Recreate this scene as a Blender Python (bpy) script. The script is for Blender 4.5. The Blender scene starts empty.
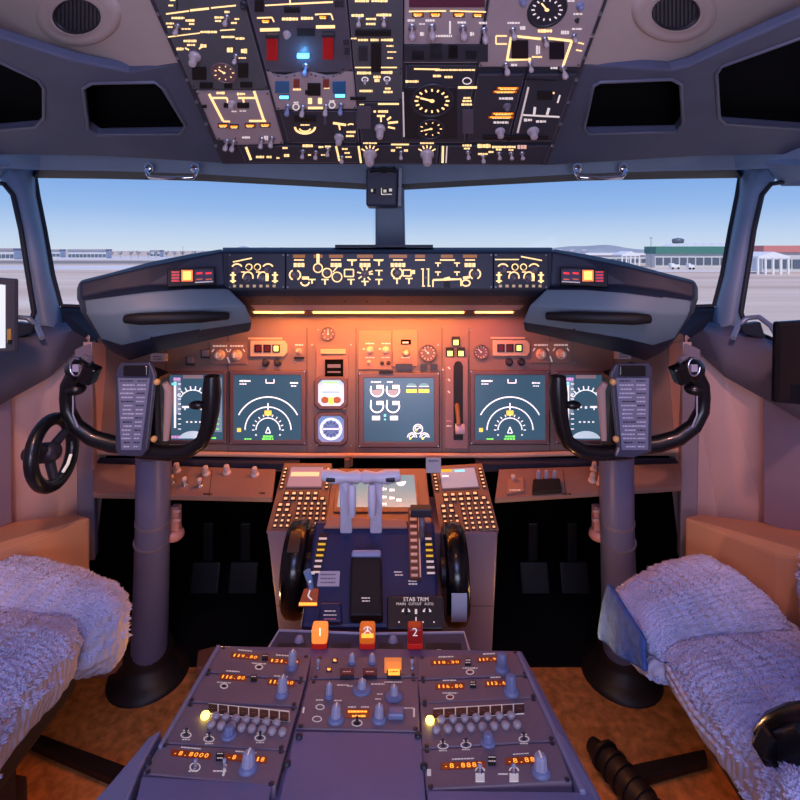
import bpy, bmesh, math, random
from mathutils import Vector, Matrix
random.seed(7)
F, ZC, HY = 500.0, 1.06, 250.0
C = bpy.context.scene.collection
V = Vector
def P(x, y, Y): return V(((x-400)*Y/F, Y, ZC-(y-HY)*Y/F))
CAM = V((0, 0, ZC))

# ---------------------------------------------------------------- materials
def lin(c):
    return tuple(((v/255)/12.92 if v/255 <= .04045 else ((v/255+.055)/1.055)**2.4) for v in c)
MATS = {}
def mat(name, rgb, rough=.5, metal=0, emit=0, erg=None, bump=None, var=None, spec=.5, coat=0):
    if name in MATS: return MATS[name]
    m = bpy.data.materials.new(name); m.use_nodes = True
    nt = m.node_tree; b = nt.nodes['Principled BSDF']
    c = (*lin(rgb), 1)
    b.inputs['Base Color'].default_value = c
    b.inputs['Roughness'].default_value = rough; b.inputs['Metallic'].default_value = metal
    b.inputs['Specular IOR Level'].default_value = spec
    if coat: b.inputs['Coat Weight'].default_value = coat
    if emit:
        b.inputs['Emission Color'].default_value = (*lin(erg or rgb), 1)
        b.inputs['Emission Strength'].default_value = emit
    tc = None
    def tex():
        nonlocal tc
        if tc is None: tc = nt.nodes.new('ShaderNodeTexCoord')
        return tc.outputs['Object']
    if var:
        n = nt.nodes.new('ShaderNodeTexNoise'); n.inputs['Scale'].default_value = var[0]; n.inputs['Detail'].default_value = 5
        nt.links.new(tex(), n.inputs['Vector'])
        r = nt.nodes.new('ShaderNodeValToRGB')
        k = var[1]
        r.color_ramp.elements[0].position = .3; r.color_ramp.elements[1].position = .7
        r.color_ramp.elements[0].color = tuple(v*(1-k) for v in c[:3])+(1,)
        r.color_ramp.elements[1].color = tuple(min(1, v*(1+k)) for v in c[:3])+(1,)
        nt.links.new(n.outputs['Fac'], r.inputs['Fac']); nt.links.new(r.outputs['Color'], b.inputs['Base Color'])
    if bump:
        n = nt.nodes.new('ShaderNodeTexNoise'); n.inputs['Scale'].default_value = bump[0]; n.inputs['Detail'].default_value = 4
        nt.links.new(tex(), n.inputs['Vector'])
        bp = nt.nodes.new('ShaderNodeBump'); bp.inputs['Strength'].default_value = bump[1]; bp.inputs['Distance'].default_value = bump[2] if len(bump) > 2 else .002
        nt.links.new(n.outputs['Fac'], bp.inputs['Height']); nt.links.new(bp.outputs['Normal'], b.inputs['Normal'])
    MATS[name] = m
    return m
LINER = mat('liner_beige', (172, 158, 154), .75, bump=(300, .2), var=(6, .06))
SIDEL = mat('side_liner', (205, 172, 165), .6, bump=(200, .15), var=(5, .06))
SURR = mat('window_surround_grey', (80, 87, 112), .6, bump=(250, .2), var=(8, .08))
FRAME = mat('frame_grey', (116, 138, 166), .5, bump=(120, .1), var=(9, .08))
SILL = mat('sill_grey', (104, 102, 118), .6, var=(8, .06))
SEAL = mat('rubber_seal', (22, 30, 44), .6)
BLACK = mat('black', (8, 8, 11), .6)
BLACKM = mat('matt_black', (5, 5, 6), .9, spec=.1)
BLACKG = mat('black_gloss', (10, 10, 13), .22)
SHADE = mat('shade_cloth', (9, 10, 15), .95, spec=.1)
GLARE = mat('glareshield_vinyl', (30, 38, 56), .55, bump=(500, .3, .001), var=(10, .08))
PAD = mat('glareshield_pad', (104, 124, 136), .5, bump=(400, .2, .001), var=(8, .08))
BOARD = mat('panel_brown_grey', (126, 104, 94), .5, var=(12, .06), bump=(300, .1, .001))
BOARD2 = mat('panel_brown_grey_lower', (138, 108, 96), .5, var=(12, .06))
PLATE = mat('plate_grey', (76, 74, 86), .5, var=(20, .1))
PLATED = mat('plate_dark', (44, 48, 60), .5, var=(20, .1))
PLATEL = mat('plate_light', (158, 142, 144), .5, var=(14, .06))
PLATEG = mat('plate_greygreen', (78, 80, 86), .5, var=(14, .1))
MODW = mat('bezel_grey', (106, 84, 86), .45)
CREAM = mat('marking_cream', (225, 215, 205), .6, emit=.25)
AMB = mat('lit_amber', (255, 190, 110), .5, emit=1.5, erg=(255, 205, 120))
AMBL = mat('lit_line', (255, 215, 150), .5, emit=1.1, erg=(255, 214, 140))
WHL = mat('lit_white', (235, 225, 215), .5, emit=.45)
ORG = mat('lit_orange', (255, 150, 40), .5, emit=1.7, erg=(255, 160, 60))
ORGH = mat('lit_handle_orange', (220, 90, 30), .4, emit=1.1, erg=(255, 135, 60))
REDL = mat('lit_red', (200, 20, 15), .4, emit=1.2, erg=(235, 40, 20))
REDC = mat('red_cover', (175, 20, 30), .3, coat=.5)
DRED = mat('dark_red_lens', (70, 14, 16), .3, emit=.15, erg=(160, 20, 20))
BLUL = mat('lit_blue', (90, 190, 255), .4, emit=3.0, erg=(90, 190, 255))
BLUD = mat('blue_lens', (16, 60, 100), .3, emit=.25, erg=(20, 90, 150))
YEL = mat('yellow_mark', (245, 215, 60), .5, emit=.25)
GRNL = mat('lit_green', (120, 240, 90), .4, emit=1.3)
GRY = mat('lit_greenyellow', (190, 240, 130), .4, emit=1.2)
MAGL = mat('lit_magenta', (210, 150, 215), .4, emit=1.0)
CYAL = mat('lit_cyan', (110, 210, 220), .4, emit=1.2)
LAMPY = mat('lamp_yellow', (255, 235, 110), .3, emit=5.0, erg=(255, 225, 90))
PADDLE = mat('switch_grey_plastic', (176, 164, 168), .3, coat=.3)
METAL = mat('metal', (175, 180, 190), .3, metal=.9)
CHROME = mat('chrome', (220, 225, 235), .12, metal=1)
KNOBG = mat('knob_bluegrey', (120, 130, 165), .4)
KNOBL = mat('knob_light', (165, 165, 185), .4)
KNOBD = mat('knob_dark', (42, 42, 52), .45)
KNOBM = mat('knob_midgrey', (112, 106, 118), .4)
SCREEN = mat('screen_teal', (20, 30, 42), .25, emit=.85, erg=(62, 94, 118))
SCREENL = mat('screen_pale', (60, 70, 80), .25, emit=.8, erg=(120, 165, 180))
SCRW = mat('screen_white', (200, 210, 220), .3, emit=.8, erg=(190, 215, 235))
SCRB = mat('screen_blue', (40, 80, 140), .3, emit=.7, erg=(70, 120, 170))
SCRK = mat('screen_dark', (22, 20, 28), .3)
SCRHZ = mat('screen_sky', (120, 175, 205), .3, emit=.7, erg=(95, 160, 190))
SCRPK = mat('screen_pinkish', (150, 125, 135), .2, emit=.35, erg=(190, 160, 170))
WHT = mat('lit_screen_white', (235, 240, 245), .4, emit=1.0)
CARPET = mat('carpet_orange_brown', (206, 134, 74), .95, bump=(600, .8, .004), var=(45, .35), spec=.1)
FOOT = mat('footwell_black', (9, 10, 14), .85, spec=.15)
BROWNBOX = mat('box_brown', (120, 78, 58), .6)
COLM = mat('column_grey', (98, 102, 134), .42)
YOKE = mat('yoke_black', (15, 16, 20), .33, coat=.2)
QUAD = mat('quadrant_blue_black', (32, 44, 88), .4, var=(25, .15))
QUADL = mat('quadrant_blue_grey', (88, 100, 140), .4)
PEDM = mat('pedestal_grey', (112, 112, 146), .45, var=(12, .08), bump=(200, .1, .001))
PEDR = mat('pedestal_rim', (128, 132, 160), .45)
PEDF = mat('pedestal_face', (104, 90, 108), .5, var=(7, .06))
LABW = mat('label_plate', (185, 190, 205), .5)
WOOL = mat('sheepskin_wool', (196, 198, 228), .95, var=(30, .12), spec=.1)
WOOLS = mat('seat_cover_knit', (192, 188, 206), .9, spec=.1)
_n = WOOLS.node_tree; _w = _n.nodes.new('ShaderNodeTexWave'); _w.bands_direction = 'Y'; _w.inputs['Scale'].default_value = 28; _w.inputs['Distortion'].default_value = 1.2
_t = _n.nodes.new('ShaderNodeTexCoord'); _b = _n.nodes.new('ShaderNodeBump'); _b.inputs['Strength'].default_value = .5; _b.inputs['Distance'].default_value = .004
_n.links.new(_t.outputs['Object'], _w.inputs['Vector']); _n.links.new(_w.outputs['Fac'], _b.inputs['Height']); _n.links.new(_b.outputs['Normal'], _n.nodes['Principled BSDF'].inputs['Normal'])
DENIM = mat('quilted_blue', (72, 106, 176), .85, var=(60, .3), bump=(80, .8, .006), spec=.1)
IVORY = mat('lever_ivory', (214, 214, 230), .4)
CDUM = mat('cdu_face', (135, 100, 76), .5)
KEYM = mat('key_dark', (58, 46, 42), .45)
FLOOD = mat('flood_lamp', (255, 200, 120), .5, emit=3, erg=(255, 190, 110))

# ---------------------------------------------------------------- surfaces
class Plane:
    def __init__(s, a, b, c):
        s.o = a; n = (b-a).cross(c-a).normalized()
        if n.dot(CAM-a) < 0: n = -n
        s.n = n
        u = V((1, 0, 0)); u = (u-n*u.dot(n)).normalized(); s.u = u
        s.v = n.cross(u).normalized()
        q = a+s.v*.01
        if (q.z-ZC)/q.y < (a.z-ZC)/a.y: s.v = -s.v
    def hit(s, x, y, h=0):
        d = V(((x-400)/F, 1, -(y-HY)/F)); o = s.o+s.n*h
        return CAM+d*((o-CAM).dot(s.n)/d.dot(s.n))
    def px(s, x, y): return s.hit(x, y).y/F     # metres per pixel across

# ---------------------------------------------------------------- mesh builder
class MB:
    def __init__(s): s.v = []; s.f = []; s.m = []; s.mats = []; s.sm = []
    def mi(s, m):
        if m not in s.mats: s.mats.append(m)
        return s.mats.index(m)
    def add(s, vs, fs, m, smooth=False):
        k = len(s.v); s.v += [V(p) for p in vs]; i = s.mi(m)
        for f in fs: s.f.append([k+q for q in f]); s.m.append(i); s.sm.append(smooth)
    def face(s, pts, m): s.add(pts, [list(range(len(pts)))], m)
    def prism(s, pts, off, m, mside=None):
        n = len(pts); pts = [V(p) for p in pts]; q = [p+off for p in pts]
        s.add(q, [list(range(n))], m)
        s.add(pts, [list(range(n))[::-1]], mside or m)
        s.add(pts+q, [[i, (i+1) % n, (i+1) % n+n, i+n] for i in range(n)], mside or m)
    def box(s, c, sx, sy, sz, m, R=None):
        c = V(c); R = R or Matrix.Identity(3)
        vs = [c+R @ V((x*sx/2, y*sy/2, z*sz/2)) for z in (-1, 1) for x, y in ((-1, -1), (1, -1), (1, 1), (-1, 1))]
        s.add(vs, [[3, 2, 1, 0], [4, 5, 6, 7], [0, 1, 5, 4], [1, 2, 6, 5], [2, 3, 7, 6], [3, 0, 4, 7]], m)
    def lathe(s, p, ax, prof, m, seg=16, sx=1, ref=None, flute=0):
        ax = V(ax).normalized()
        ref = V(ref) if ref is not None else (V((1, 0, 0)) if abs(ax.x) < .9 else V((0, 1, 0)))
        a = (ref-ax*ref.dot(ax)).normalized(); b = ax.cross(a)
        vs = []
        for r, h in prof:
            for i in range(seg):
                t = 2*math.pi*i/seg; rr = r*(1-flute*(i % 2))
                vs.append(V(p)+ax*h+a*(rr*sx*math.cos(t))+b*(rr*math.sin(t)))
        fs = []
        for k in range(len(prof)-1):
            for i in range(seg):
                j = (i+1) % seg; fs.append([k*seg+i, k*seg+j, (k+1)*seg+j, (k+1)*seg+i])
        s.add(vs, fs, m, seg > 8 and not flute)
        for k, rev in ((0, 1), (len(prof)-1, 0)):
            if prof[k][0] > 1e-6:
                f = list(range(seg)); s.add(vs[k*seg:(k+1)*seg], [f[::-1] if rev else f], m)
    def tube(s, pts, r, m, seg=10, sq=1):
        pts = [V(p) for p in pts]; n = len(pts)
        rs = r if isinstance(r, (list, tuple)) else [r]*n
        vs = []; prev = None
        for i, p in enumerate(pts):
            t = (pts[min(i+1, n-1)]-pts[max(i-1, 0)]).normalized()
            if prev is None:
                a = V((0, 0, 1)) if abs(t.z) < .9 else V((1, 0, 0))
                a = (a-t*a.dot(t)).normalized()
            else: a = (prev-t*prev.dot(t)).normalized()
            prev = a; b = t.cross(a)
            for k in range(seg):
                an = 2*math.pi*k/seg; vs.append(p+a*(rs[i]*math.cos(an))+b*(rs[i]*sq*math.sin(an)))
        fs = [[i*seg+k, i*seg+(k+1) % seg, (i+1)*seg+(k+1) % seg, (i+1)*seg+k] for i in range(n-1) for k in range(seg)]
        s.add(vs, fs, m, True)
        s.add(vs[:seg], [list(range(seg))[::-1]], m); s.add(vs[-seg:], [list(range(seg))], m)
    def sphere(s, c, r, m, seg=12, rings=7, sc=(1, 1, 1)):
        vs = []; c = V(c)
        for i in range(rings+1):
            ph = math.pi*i/rings
            for k in range(seg):
                t = 2*math.pi*k/seg
                vs.append(c+V((r*sc[0]*math.sin(ph)*math.cos(t), r*sc[1]*math.sin(ph)*math.sin(t), r*sc[2]*math.cos(ph))))
        s.add(vs, [[i*seg+k, (i+1)*seg+k, (i+1)*seg+(k+1) % seg, i*seg+(k+1) % seg] for i in range(rings) for k in range(seg)], m, True)
    # ---- drawing on a surface, positions read on the plane
    def slab(s, S, pts, h0, h1, m, mside=None):
        s.prism([S.hit(x, y, h1)-S.n*(h1-h0) for x, y in pts], S.n*(h1-h0), m, mside)
    def rect(s, S, x, y, w, h, h0, h1, m, mside=None):
        s.slab(S, [(x-w/2, y+h/2), (x+w/2, y+h/2), (x+w/2, y-h/2), (x-w/2, y-h/2)], h0, h1, m, mside)
    def line(s, S, x0, y0, x1, y1, w, m, h=.0012):
        d = V((x1-x0, y1-y0)); d = d.normalized() if d.length else V((1, 0)); q = V((-d.y, d.x))*w/2
        s.face([S.hit(x0-q.x, y0-q.y, h), S.hit(x1-q.x, y1-q.y, h), S.hit(x1+q.x, y1+q.y, h), S.hit(x0+q.x, y0+q.y, h)], m)
    def leg(s, S, x, y, w, t, m, h=.0012, tilt=0):   # a line of small lit characters
        a = x-w/2
        while a < x+w/2-.6:
            c = min(random.uniform(1.6, 3.4), x+w/2-a); yy = y+tilt*(a-x)
            s.line(S, a, yy, a+c, yy+tilt*c, t*random.uniform(.75, 1), m, h); a += c+random.uniform(.25, .6)
    def arc(s, S, x, y, rx, ry, a0, a1, w, m, h=.0012, seg=24):
        pi, po = [], []
        for i in range(seg+1):
            t = math.radians(a0+(a1-a0)*i/seg); c, q = math.cos(t), -math.sin(t)
            pi.append(S.hit(x+(rx-w/2)*c, y+(ry-w/2)*q, h)); po.append(S.hit(x+(rx+w/2)*c, y+(ry+w/2)*q, h))
        s.add(pi+po, [[i, i+1, i+seg+2, i+seg+1] for i in range(seg)], m)
    def disc(s, S, x, y, rx, ry, m, h=.0012, seg=20, a0=0, a1=360):
        s.face([S.hit(x+rx*math.cos(math.radians(a0+(a1-a0)*i/seg)), y-ry*math.sin(math.radians(a0+(a1-a0)*i/seg)), h) for i in range(seg if a1-a0 >= 360 else seg+1)], m)
    def ticks(s, S, x, y, r0, r1, n, w, m, a0=0, a1=360, asp=1, h=.0012):
        for i in range(n):
            t = math.radians(a0+(a1-a0)*i/(n-(0 if a1-a0 >= 360 else 1)))
            c, q = math.cos(t), -math.sin(t)*asp
            s.line(S, x+r0*c, y+r0*q, x+r1*c, y+r1*q, w, m, h)
    def text(s, S, x, y, txt, size, m, h=.0013, wid=None):
        cu = bpy.data.curves.new('t', 'FONT'); cu.body = txt; cu.align_x = 'CENTER'; cu.align_y = 'CENTER'; cu.resolution_u = 2
        o = bpy.data.objects.new('t', cu); me = o.to_mesh()
        if me and len(me.vertices):
            k = size*S.px(x, y); c = S.hit(x, y, h)
            xs = [v.co.x for v in me.vertices]; w = max(xs)-min(xs)
            kx = (wid*S.px(x, y)/w) if wid else k
            s.add([c+S.u*(v.co.x*kx)+S.v*(v.co.y*k) for v in me.vertices], [list(p.vertices) for p in me.polygons], m)
        o.to_mesh_clear(); bpy.data.objects.remove(o); bpy.data.curves.remove(cu)
    def build(s, name, parent=None, bevel=0, sub=0, solid=0, bseg=2, recalc=False):
        me = bpy.data.meshes.new(name)
        off = OFF.get(parent, V((0, 0, 0))) if parent else V((0, 0, 0))
        me.from_pydata([tuple(v-off) for v in s.v], [], s.f)
        for m in s.mats: me.materials.append(m)
        me.polygons.foreach_set('material_index', s.m); me.polygons.foreach_set('use_smooth', s.sm)
        me.update()
        if bevel or sub or solid or recalc:
            b = bmesh.new(); b.from_mesh(me); bmesh.ops.remove_doubles(b, verts=b.verts, dist=1e-5)
            bmesh.ops.recalc_face_normals(b, faces=b.faces); b.to_mesh(me); b.free()
        o = bpy.data.objects.new(name, me); C.objects.link(o)
        if parent: o.parent = parent; OFF[o] = off
        else: OFF[o] = V((0, 0, 0))
        if solid:
            k = o.modifiers.new('s', 'SOLIDIFY'); k.thickness = abs(solid); k.offset = 1 if solid > 0 else -1
        if bevel:
            k = o.modifiers.new('b', 'BEVEL'); k.width = bevel; k.segments = bseg; k.limit_method = 'ANGLE'; k.angle_limit = .6
            k.harden_normals = False
        if sub:
            k = o.modifiers.new('u', 'SUBSURF'); k.levels = sub; k.render_levels = sub
            for p in me.polygons: p.use_smooth = True
        return o
OFF = {}
def tag(o, label=None, cat=None, group=None, kind=None):
    if label: o['label'] = label
    if cat: o['category'] = cat
    if group: o['group'] = group
    if kind: o['kind'] = kind
    return o
def thing(name, label, cat, base, group=None):
    o = bpy.data.objects.new(name, None); C.objects.link(o); o.empty_display_size = .02
    o.location = base; OFF[o] = V(base); return tag(o, label, cat, group)
def struct(mb, name, **k):
    o = mb.build(name, **k); o['kind'] = 'structure'; return o

# ---------------------------------------------------------------- repeated part makers
def knob(par, S, x, y, rp, hp, m=KNOBG, skirt=1.0, top=None, name='knob', pointer=None, seg=16):
    """turned knob standing on the surface: rp, hp in pixels across at that place"""
    k = S.px(x, y); p = S.hit(x, y); r = rp*k; h = hp*k
    b = MB()
    b.lathe(p, S.n, [(r*1.0*skirt, 0), (r*skirt, h*.12), (r*.9*skirt, h*.2), (r*.72, h*.25)], m, seg)
    b.lathe(p, S.n, [(r*.72, h*.22), (r*.64, h*.85), (r*.58, h*.95), (r*.4, h)], top or m, 20, flute=.08)
    o = b.build(name, par)
    if pointer:
        b = MB(); b.box(p+S.n*(h*1.01), r*.16, r*.9, h*.05, pointer, Matrix((S.u, S.v, S.n)).transposed()); b.build('pointer_mark', o)
    return o
def toggle(par, S, x, y, L=10, w=4, m=PADDLE, name='toggle_switch', lean=.0):
    k = S.px(x, y); p = S.hit(x, y); b = MB()
    b.lathe(p, S.n, [(w*k*.62, 0), (w*k*.62, k*1.2), (w*k*.3, k*1.6)], METAL if m is not KNOBD else KNOBD, 10)
    d = (S.n+S.v*lean).normalized(); q = p+S.n*k
    b.tube([q, q+d*L*k*.35, q+d*L*k*.6, q+d*L*k*.9, q+d*L*k], [w*k*.2, w*k*.24, w*k*.46, w*k*.5, w*k*.22], m, 10)
    return b.build(name, par)
def gauge(par, S, x, y, rx, ry=None, face=SCRK, rim=MODW, tick=AMB, n=12, needle=AMB, name='gauge', a=60, dep=1.5):
    k = S.px(x, y); ry = ry or rx; b = MB(); p = S.hit(x, y)
    R = rx*k
    b.lathe(p, S.n, [(R*1.16, 0), (R*1.16, dep*k*.8), (R*1.08, dep*k), (R, dep*k), (R*.97, dep*k*.3)], rim, 24)
    b.lathe(p, S.n, [(R, dep*k*.25), (0, dep*k*.3)], face, 24)
    h = dep*k*.5
    asp = ry/rx
    b.ticks(S, x, y, rx*.72, rx*.92, n, max(.5, rx*.09), tick, asp=asp, h=h)
    t = math.radians(a); b.line(S, x, y, x+rx*.65*math.cos(t), y-rx*.65*asp*math.sin(t), max(.6, rx*.1), needle, h)
    b.disc(S, x, y, rx*.14, rx*.14*asp, needle, h*1.1, 10)
    return b.build(name, par)
def button(par, S, x, y, w, h, m, hh=2, mside=KEYM, name='button', bevel=False):
    k = S.px(x, y); b = MB(); b.rect(S, x, y, w, h, 0, hh*k, m, mside); return b.build(name, par, bevel=.0006 if bevel else 0)
def annun(par, S, x, y, w, h, m, frame=KNOBD, name='annunciator_light', hh=1.6):
    k = S.px(x, y); b = MB(); b.rect(S, x, y, w+1.6, h+1.6, 0, hh*k*.7, frame); b.rect(S, x, y, w, h, 0, hh*k, mat('annun_glow', (90, 40, 12), .5, emit=.7, erg=(190, 90, 30)) if m is ORG else m)
    if m is ORG:
        random.seed(int(x*7+y*13)); b.leg(S, x, y-h*.16, w*.86, h*.62, ORG, hh*k+.0003); b.leg(S, x, y+h*.36, w*.7, h*.3, mat('lit_pale', (255, 220, 150), .5, emit=1.4), hh*k+.0003)
    return b.build(name, par)
# ================================================================ setting: sky, ground, fuselage shell
def sheet(pts, faces, m, name, th=.02, kind='structure', sub=0, bevel=0, parent=None, dirv=None):
    b = MB(); b.add([P(*p) for p in pts], faces, m, True)
    o = b.build(name, parent, recalc=True)
    me = o.data
    # thicken away from the camera
    bm = bmesh.new(); bm.from_mesh(me)
    for f in bm.faces:
        if f.normal.dot(CAM-f.calc_center_median()) < 0: f.normal_flip()
    bm.to_mesh(me); bm.free()
    k = o.modifiers.new('s', 'SOLIDIFY'); k.thickness = th; k.offset = -1; k.use_even_offset = False
    if bevel:
        k = o.modifiers.new('b', 'BEVEL'); k.width = bevel; k.segments = 3; k.limit_method = 'ANGLE'; k.angle_limit = .5
    for p in me.polygons: p.use_smooth = False
    if kind and not parent: o['kind'] = kind
    return o
def mir(pts): return [(775-p[0],)+tuple(p[1:]) for p in pts]

# ---- the two forward windscreens sit in one frame; side windows further back
GLASS = bpy.data.materials.new('window_glass'); GLASS.use_nodes = True
nt = GLASS.node_tree; nt.nodes.clear()
o_ = nt.nodes.new('ShaderNodeOutputMaterial'); mx = nt.nodes.new('ShaderNodeMixShader'); tr = nt.nodes.new('ShaderNodeBsdfTransparent'); gl = nt.nodes.new('ShaderNodeBsdfGlossy')
tr.inputs['Color'].default_value = (.97, .985, 1, 1); gl.inputs['Roughness'].default_value = .02; gl.inputs['Color'].default_value = (.8, .85, .9, 1)
mx.inputs['Fac'].default_value = .012
nt.links.new(tr.outputs[0], mx.inputs[1]); nt.links.new(gl.outputs[0], mx.inputs[2]); nt.links.new(mx.outputs[0], o_.inputs['Surface'])

def band(A, B, m, name, th=.03, parent=None, bevel=0, mids=None):
    """strip between two polylines A and B of equal length"""
    n = len(A); return sheet(A+B, [[i, i+1, n+i+1, n+i] for i in range(n-1)], m, name, th, parent=parent, bevel=bevel)
for side in (0, 1):
    M = mir if side else (lambda p: p)
    s = 'right' if side else 'left'
    # header beam over the windscreen
    A = M([(-60, 148, 1.14), (0, 148, 1.24), (40, 148, 1.34), (110, 150, 1.39), (200, 152, 1.45), (300, 155, 1.51), (390, 157, 1.56)])
    B = M([(-60, 178, 1.15), (0, 168, 1.25), (40, 170, 1.34), (110, 171, 1.40), (200, 174, 1.46), (300, 180, 1.52), (390, 185, 1.58)])
    band(A, B, FRAME, 'trim_%d' % (1+side), .03)
    A2 = B[2:]
    B2 = M([(33, 178, 1.42), (110, 179, 1.47), (200, 181, 1.53), (300, 186, 1.59), (390, 191, 1.65)])
    band(A2, B2, SEAL, 'trim_%d' % (3+side), .02)
    # pillar between windscreen and side window, ridged
    cols = [[(-14, 158, 1.30), (10, 195, 1.30), (20, 230, 1.29), (27, 275, 1.28), (34, 322, 1.27), (37, 345, 1.26)],
            [(6, 156, 1.30), (18, 195, 1.29), (27, 230, 1.28), (34, 275, 1.27), (41, 322, 1.26), (46, 345, 1.25)],
            [(18, 155, 1.31), (27, 195, 1.31), (36, 230, 1.30), (44, 275, 1.29), (52, 318, 1.28), (58, 345, 1.27)],
            [(28, 155, 1.36), (33, 195, 1.36), (40, 230, 1.35), (48, 275, 1.34), (57, 306, 1.33), (64, 345, 1.32)],
            [(34, 155, 1.42), (36, 195, 1.42), (43, 230, 1.42), (51, 275, 1.41), (60, 308, 1.40), (68, 345, 1.39)]]
    cols = [M(c) for c in cols]; n = 6
    pts = sum(cols, []); fs = [[c*n+i, c*n+i+1, (c+1)*n+i+1, (c+1)*n+i] for c in range(4) for i in range(5)]
    o = sheet(pts, fs, FRAME, 'trim_%d' % (5+side), .02)
    for p in o.data.polygons: p.use_smooth = True
    # dark seal along the windscreen edge of the pillar
    e = MB(); e.tube([P(*p) for p in M([(35, 176, 1.43), (38, 195, 1.43), (45, 230, 1.43), (53, 275, 1.42), (61, 306, 1.41)])], .006, SEAL, 8)
    e.tube([P(*p) for p in M([(61, 306, 1.41), (90, 307, 1.45), (120, 306, 1.5)])], .006, SEAL, 8)
    struct(e, 'trim_%d' % (7+side))
    # lower frame under windscreen (dark coaming deck)
    sheet(M([(58, 307, 1.42), (110, 307, 1.5), (200, 300, 1.55), (300, 290, 1.6), (400, 285, 1.62),
             (62, 350, 1.30), (110, 352, 1.32), (200, 352, 1.4), (300, 330, 1.45), (400, 330, 1.45)]),
          [[0, 1, 6, 5], [1, 2, 7, 6], [2, 3, 8, 7], [3, 4, 9, 8]], SEAL, 'trim_%d' % (9+side), .02)
    # windscreen pane
    g = sheet(M([(30, 168, 1.44), (402, 178, 1.68), (402, 300, 1.60), (50, 312, 1.43)]), [[0, 1, 2, 3]], GLASS, 'window_%d' % (1+side), .006)
    # side window pane + lower seal of the side window
    g = sheet(M([(18, 170, 1.30), (38, 330, 1.27), (-170, 400, .95), (-170, 130, .95)]), [[0, 1, 2, 3]], GLASS, 'window_%d' % (3+side), .006)
    e = MB()
    e.tube([P(*p) for p in M([(-8, 182, 1.28), (4, 184, 1.28), (13, 195, 1.28), (21, 230, 1.275), (28, 275, 1.265), (34, 312, 1.25), (30, 326, 1.24), (16, 334, 1.22), (-10, 345, 1.16), (-60, 365, 1.05)])], [.006]*10, SEAL, 8)
    struct(e, 'trim_%d' % (11+side))
    # frame above side window
    sheet(M([(-60, 170, 1.12), (10, 163, 1.26), (-6, 186, 1.30), (-60, 186, 1.15)]), [[0, 1, 2, 3]], FRAME, 'trim_%d' % (13+side), .02)
    # sill band under side window : upper shelf, then face
    top = M([(66, 322, 1.33), (40, 326, 1.25), (0, 342, 1.17), (-90, 385, .98)])
    mid = M([(72, 330, 1.28), (46, 342, 1.20), (0, 362, 1.10), (-110, 410, .9)])
    low = M([(88, 340, 1.26), (50, 377, 1.19), (0, 405, 1.10), (-110, 470, .9)])
    n = 4
    sheet(top+mid+low, [[i, i+1, n+i+1, n+i] for i in range(3)]+[[n+i, n+i+1, 2*n+i+1, 2*n+i] for i in range(3)], SILL, 'trim_%d' % (15+side), .015).data.polygons.foreach_set('use_smooth', [True]*6)
    # side wall lining, corner post and ledge
    b = M([(90, 336, 1.28), (50, 374, 1.22), (0, 402, 1.15), (-130, 465, .92)])
    c = M([(84, 556, 1.28), (50, 556, 1.24), (0, 560, 1.18), (-130, 640, .92)])
    sheet(b+c, [[i, i+1, n+i+1, n+i] for i in range(3)], SIDEL, 'wall_%s' % s, .02)
    # lower wall behind the seat
    sheet(M([(84, 550, 1.29), (-170, 600, .9), (-170, 920, .9), (84, 680, 1.29)]), [[0, 1, 2, 3]], SURR, 'baseboard_%s' % s, .02)
# ---- corner posts with their own faces
def corner(px, name, side):
    M = mir if side else (lambda p: p)
    sheet(M([(74, 350, 1.22), (92, 342, 1.23), (95, 560, 1.23), (78, 560, 1.22)]), [[0, 1, 2, 3]], mat('post_grey', (132, 124, 138), .5), 'trim_%d' % (17+side), .03, bevel=.004)
    sheet(M([(92, 342, 1.23), (106, 344, 1.31), (106, 462, 1.31), (95, 560, 1.26)]), [[0, 1, 2, 3]], SIDEL, 'trim_%d' % (19+side), .02)
corner(0, '', 0); corner(0, '', 1)
# ledge boxes beside the seats
for side in (0, 1):
    M = mir if side else (lambda p: p)
    b = MB()
    tp = [P(*p) for p in M([(78, 514, 1.21), (90, 517, 1.12), (0, 553, .93), (-60, 560, .85), (-60, 535, 1.0), (0, 524, 1.14)])]
    b.prism([p-V((0, 0, .22)) for p in tp], V((0, 0, .22)), mat('ledge_orange', (206, 150, 112), .55, var=(6, .06)))
    struct(b, 'trim_%d' % (21+side), bevel=.006)
# violet-grey aft side panel right / left (lower wall panel nearer the camera)
for side in (0, 1):
    M = mir if side else (lambda p: p)
    sheet(M([(12, 396, 1.145), (-120, 455, .9), (-120, 575, .9), (12, 523, 1.13)]), [[0, 1, 2, 3]], mat('aft_side_panel', (134, 122, 142), .55), 'trim_%d' % (23+side), .012, bevel=.003)

# ---- centre post and standby compass box
e = MB(); pp = [(378, 184), (402, 184), (404, 250), (379, 250)]
e.prism([P(x, y, 1.66) for x, y in [(376, 180), (404, 180), (406, 290), (376, 290)]], V((0, -.05, 0)), FRAME); struct(e, 'trim_25', bevel=.008)
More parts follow.
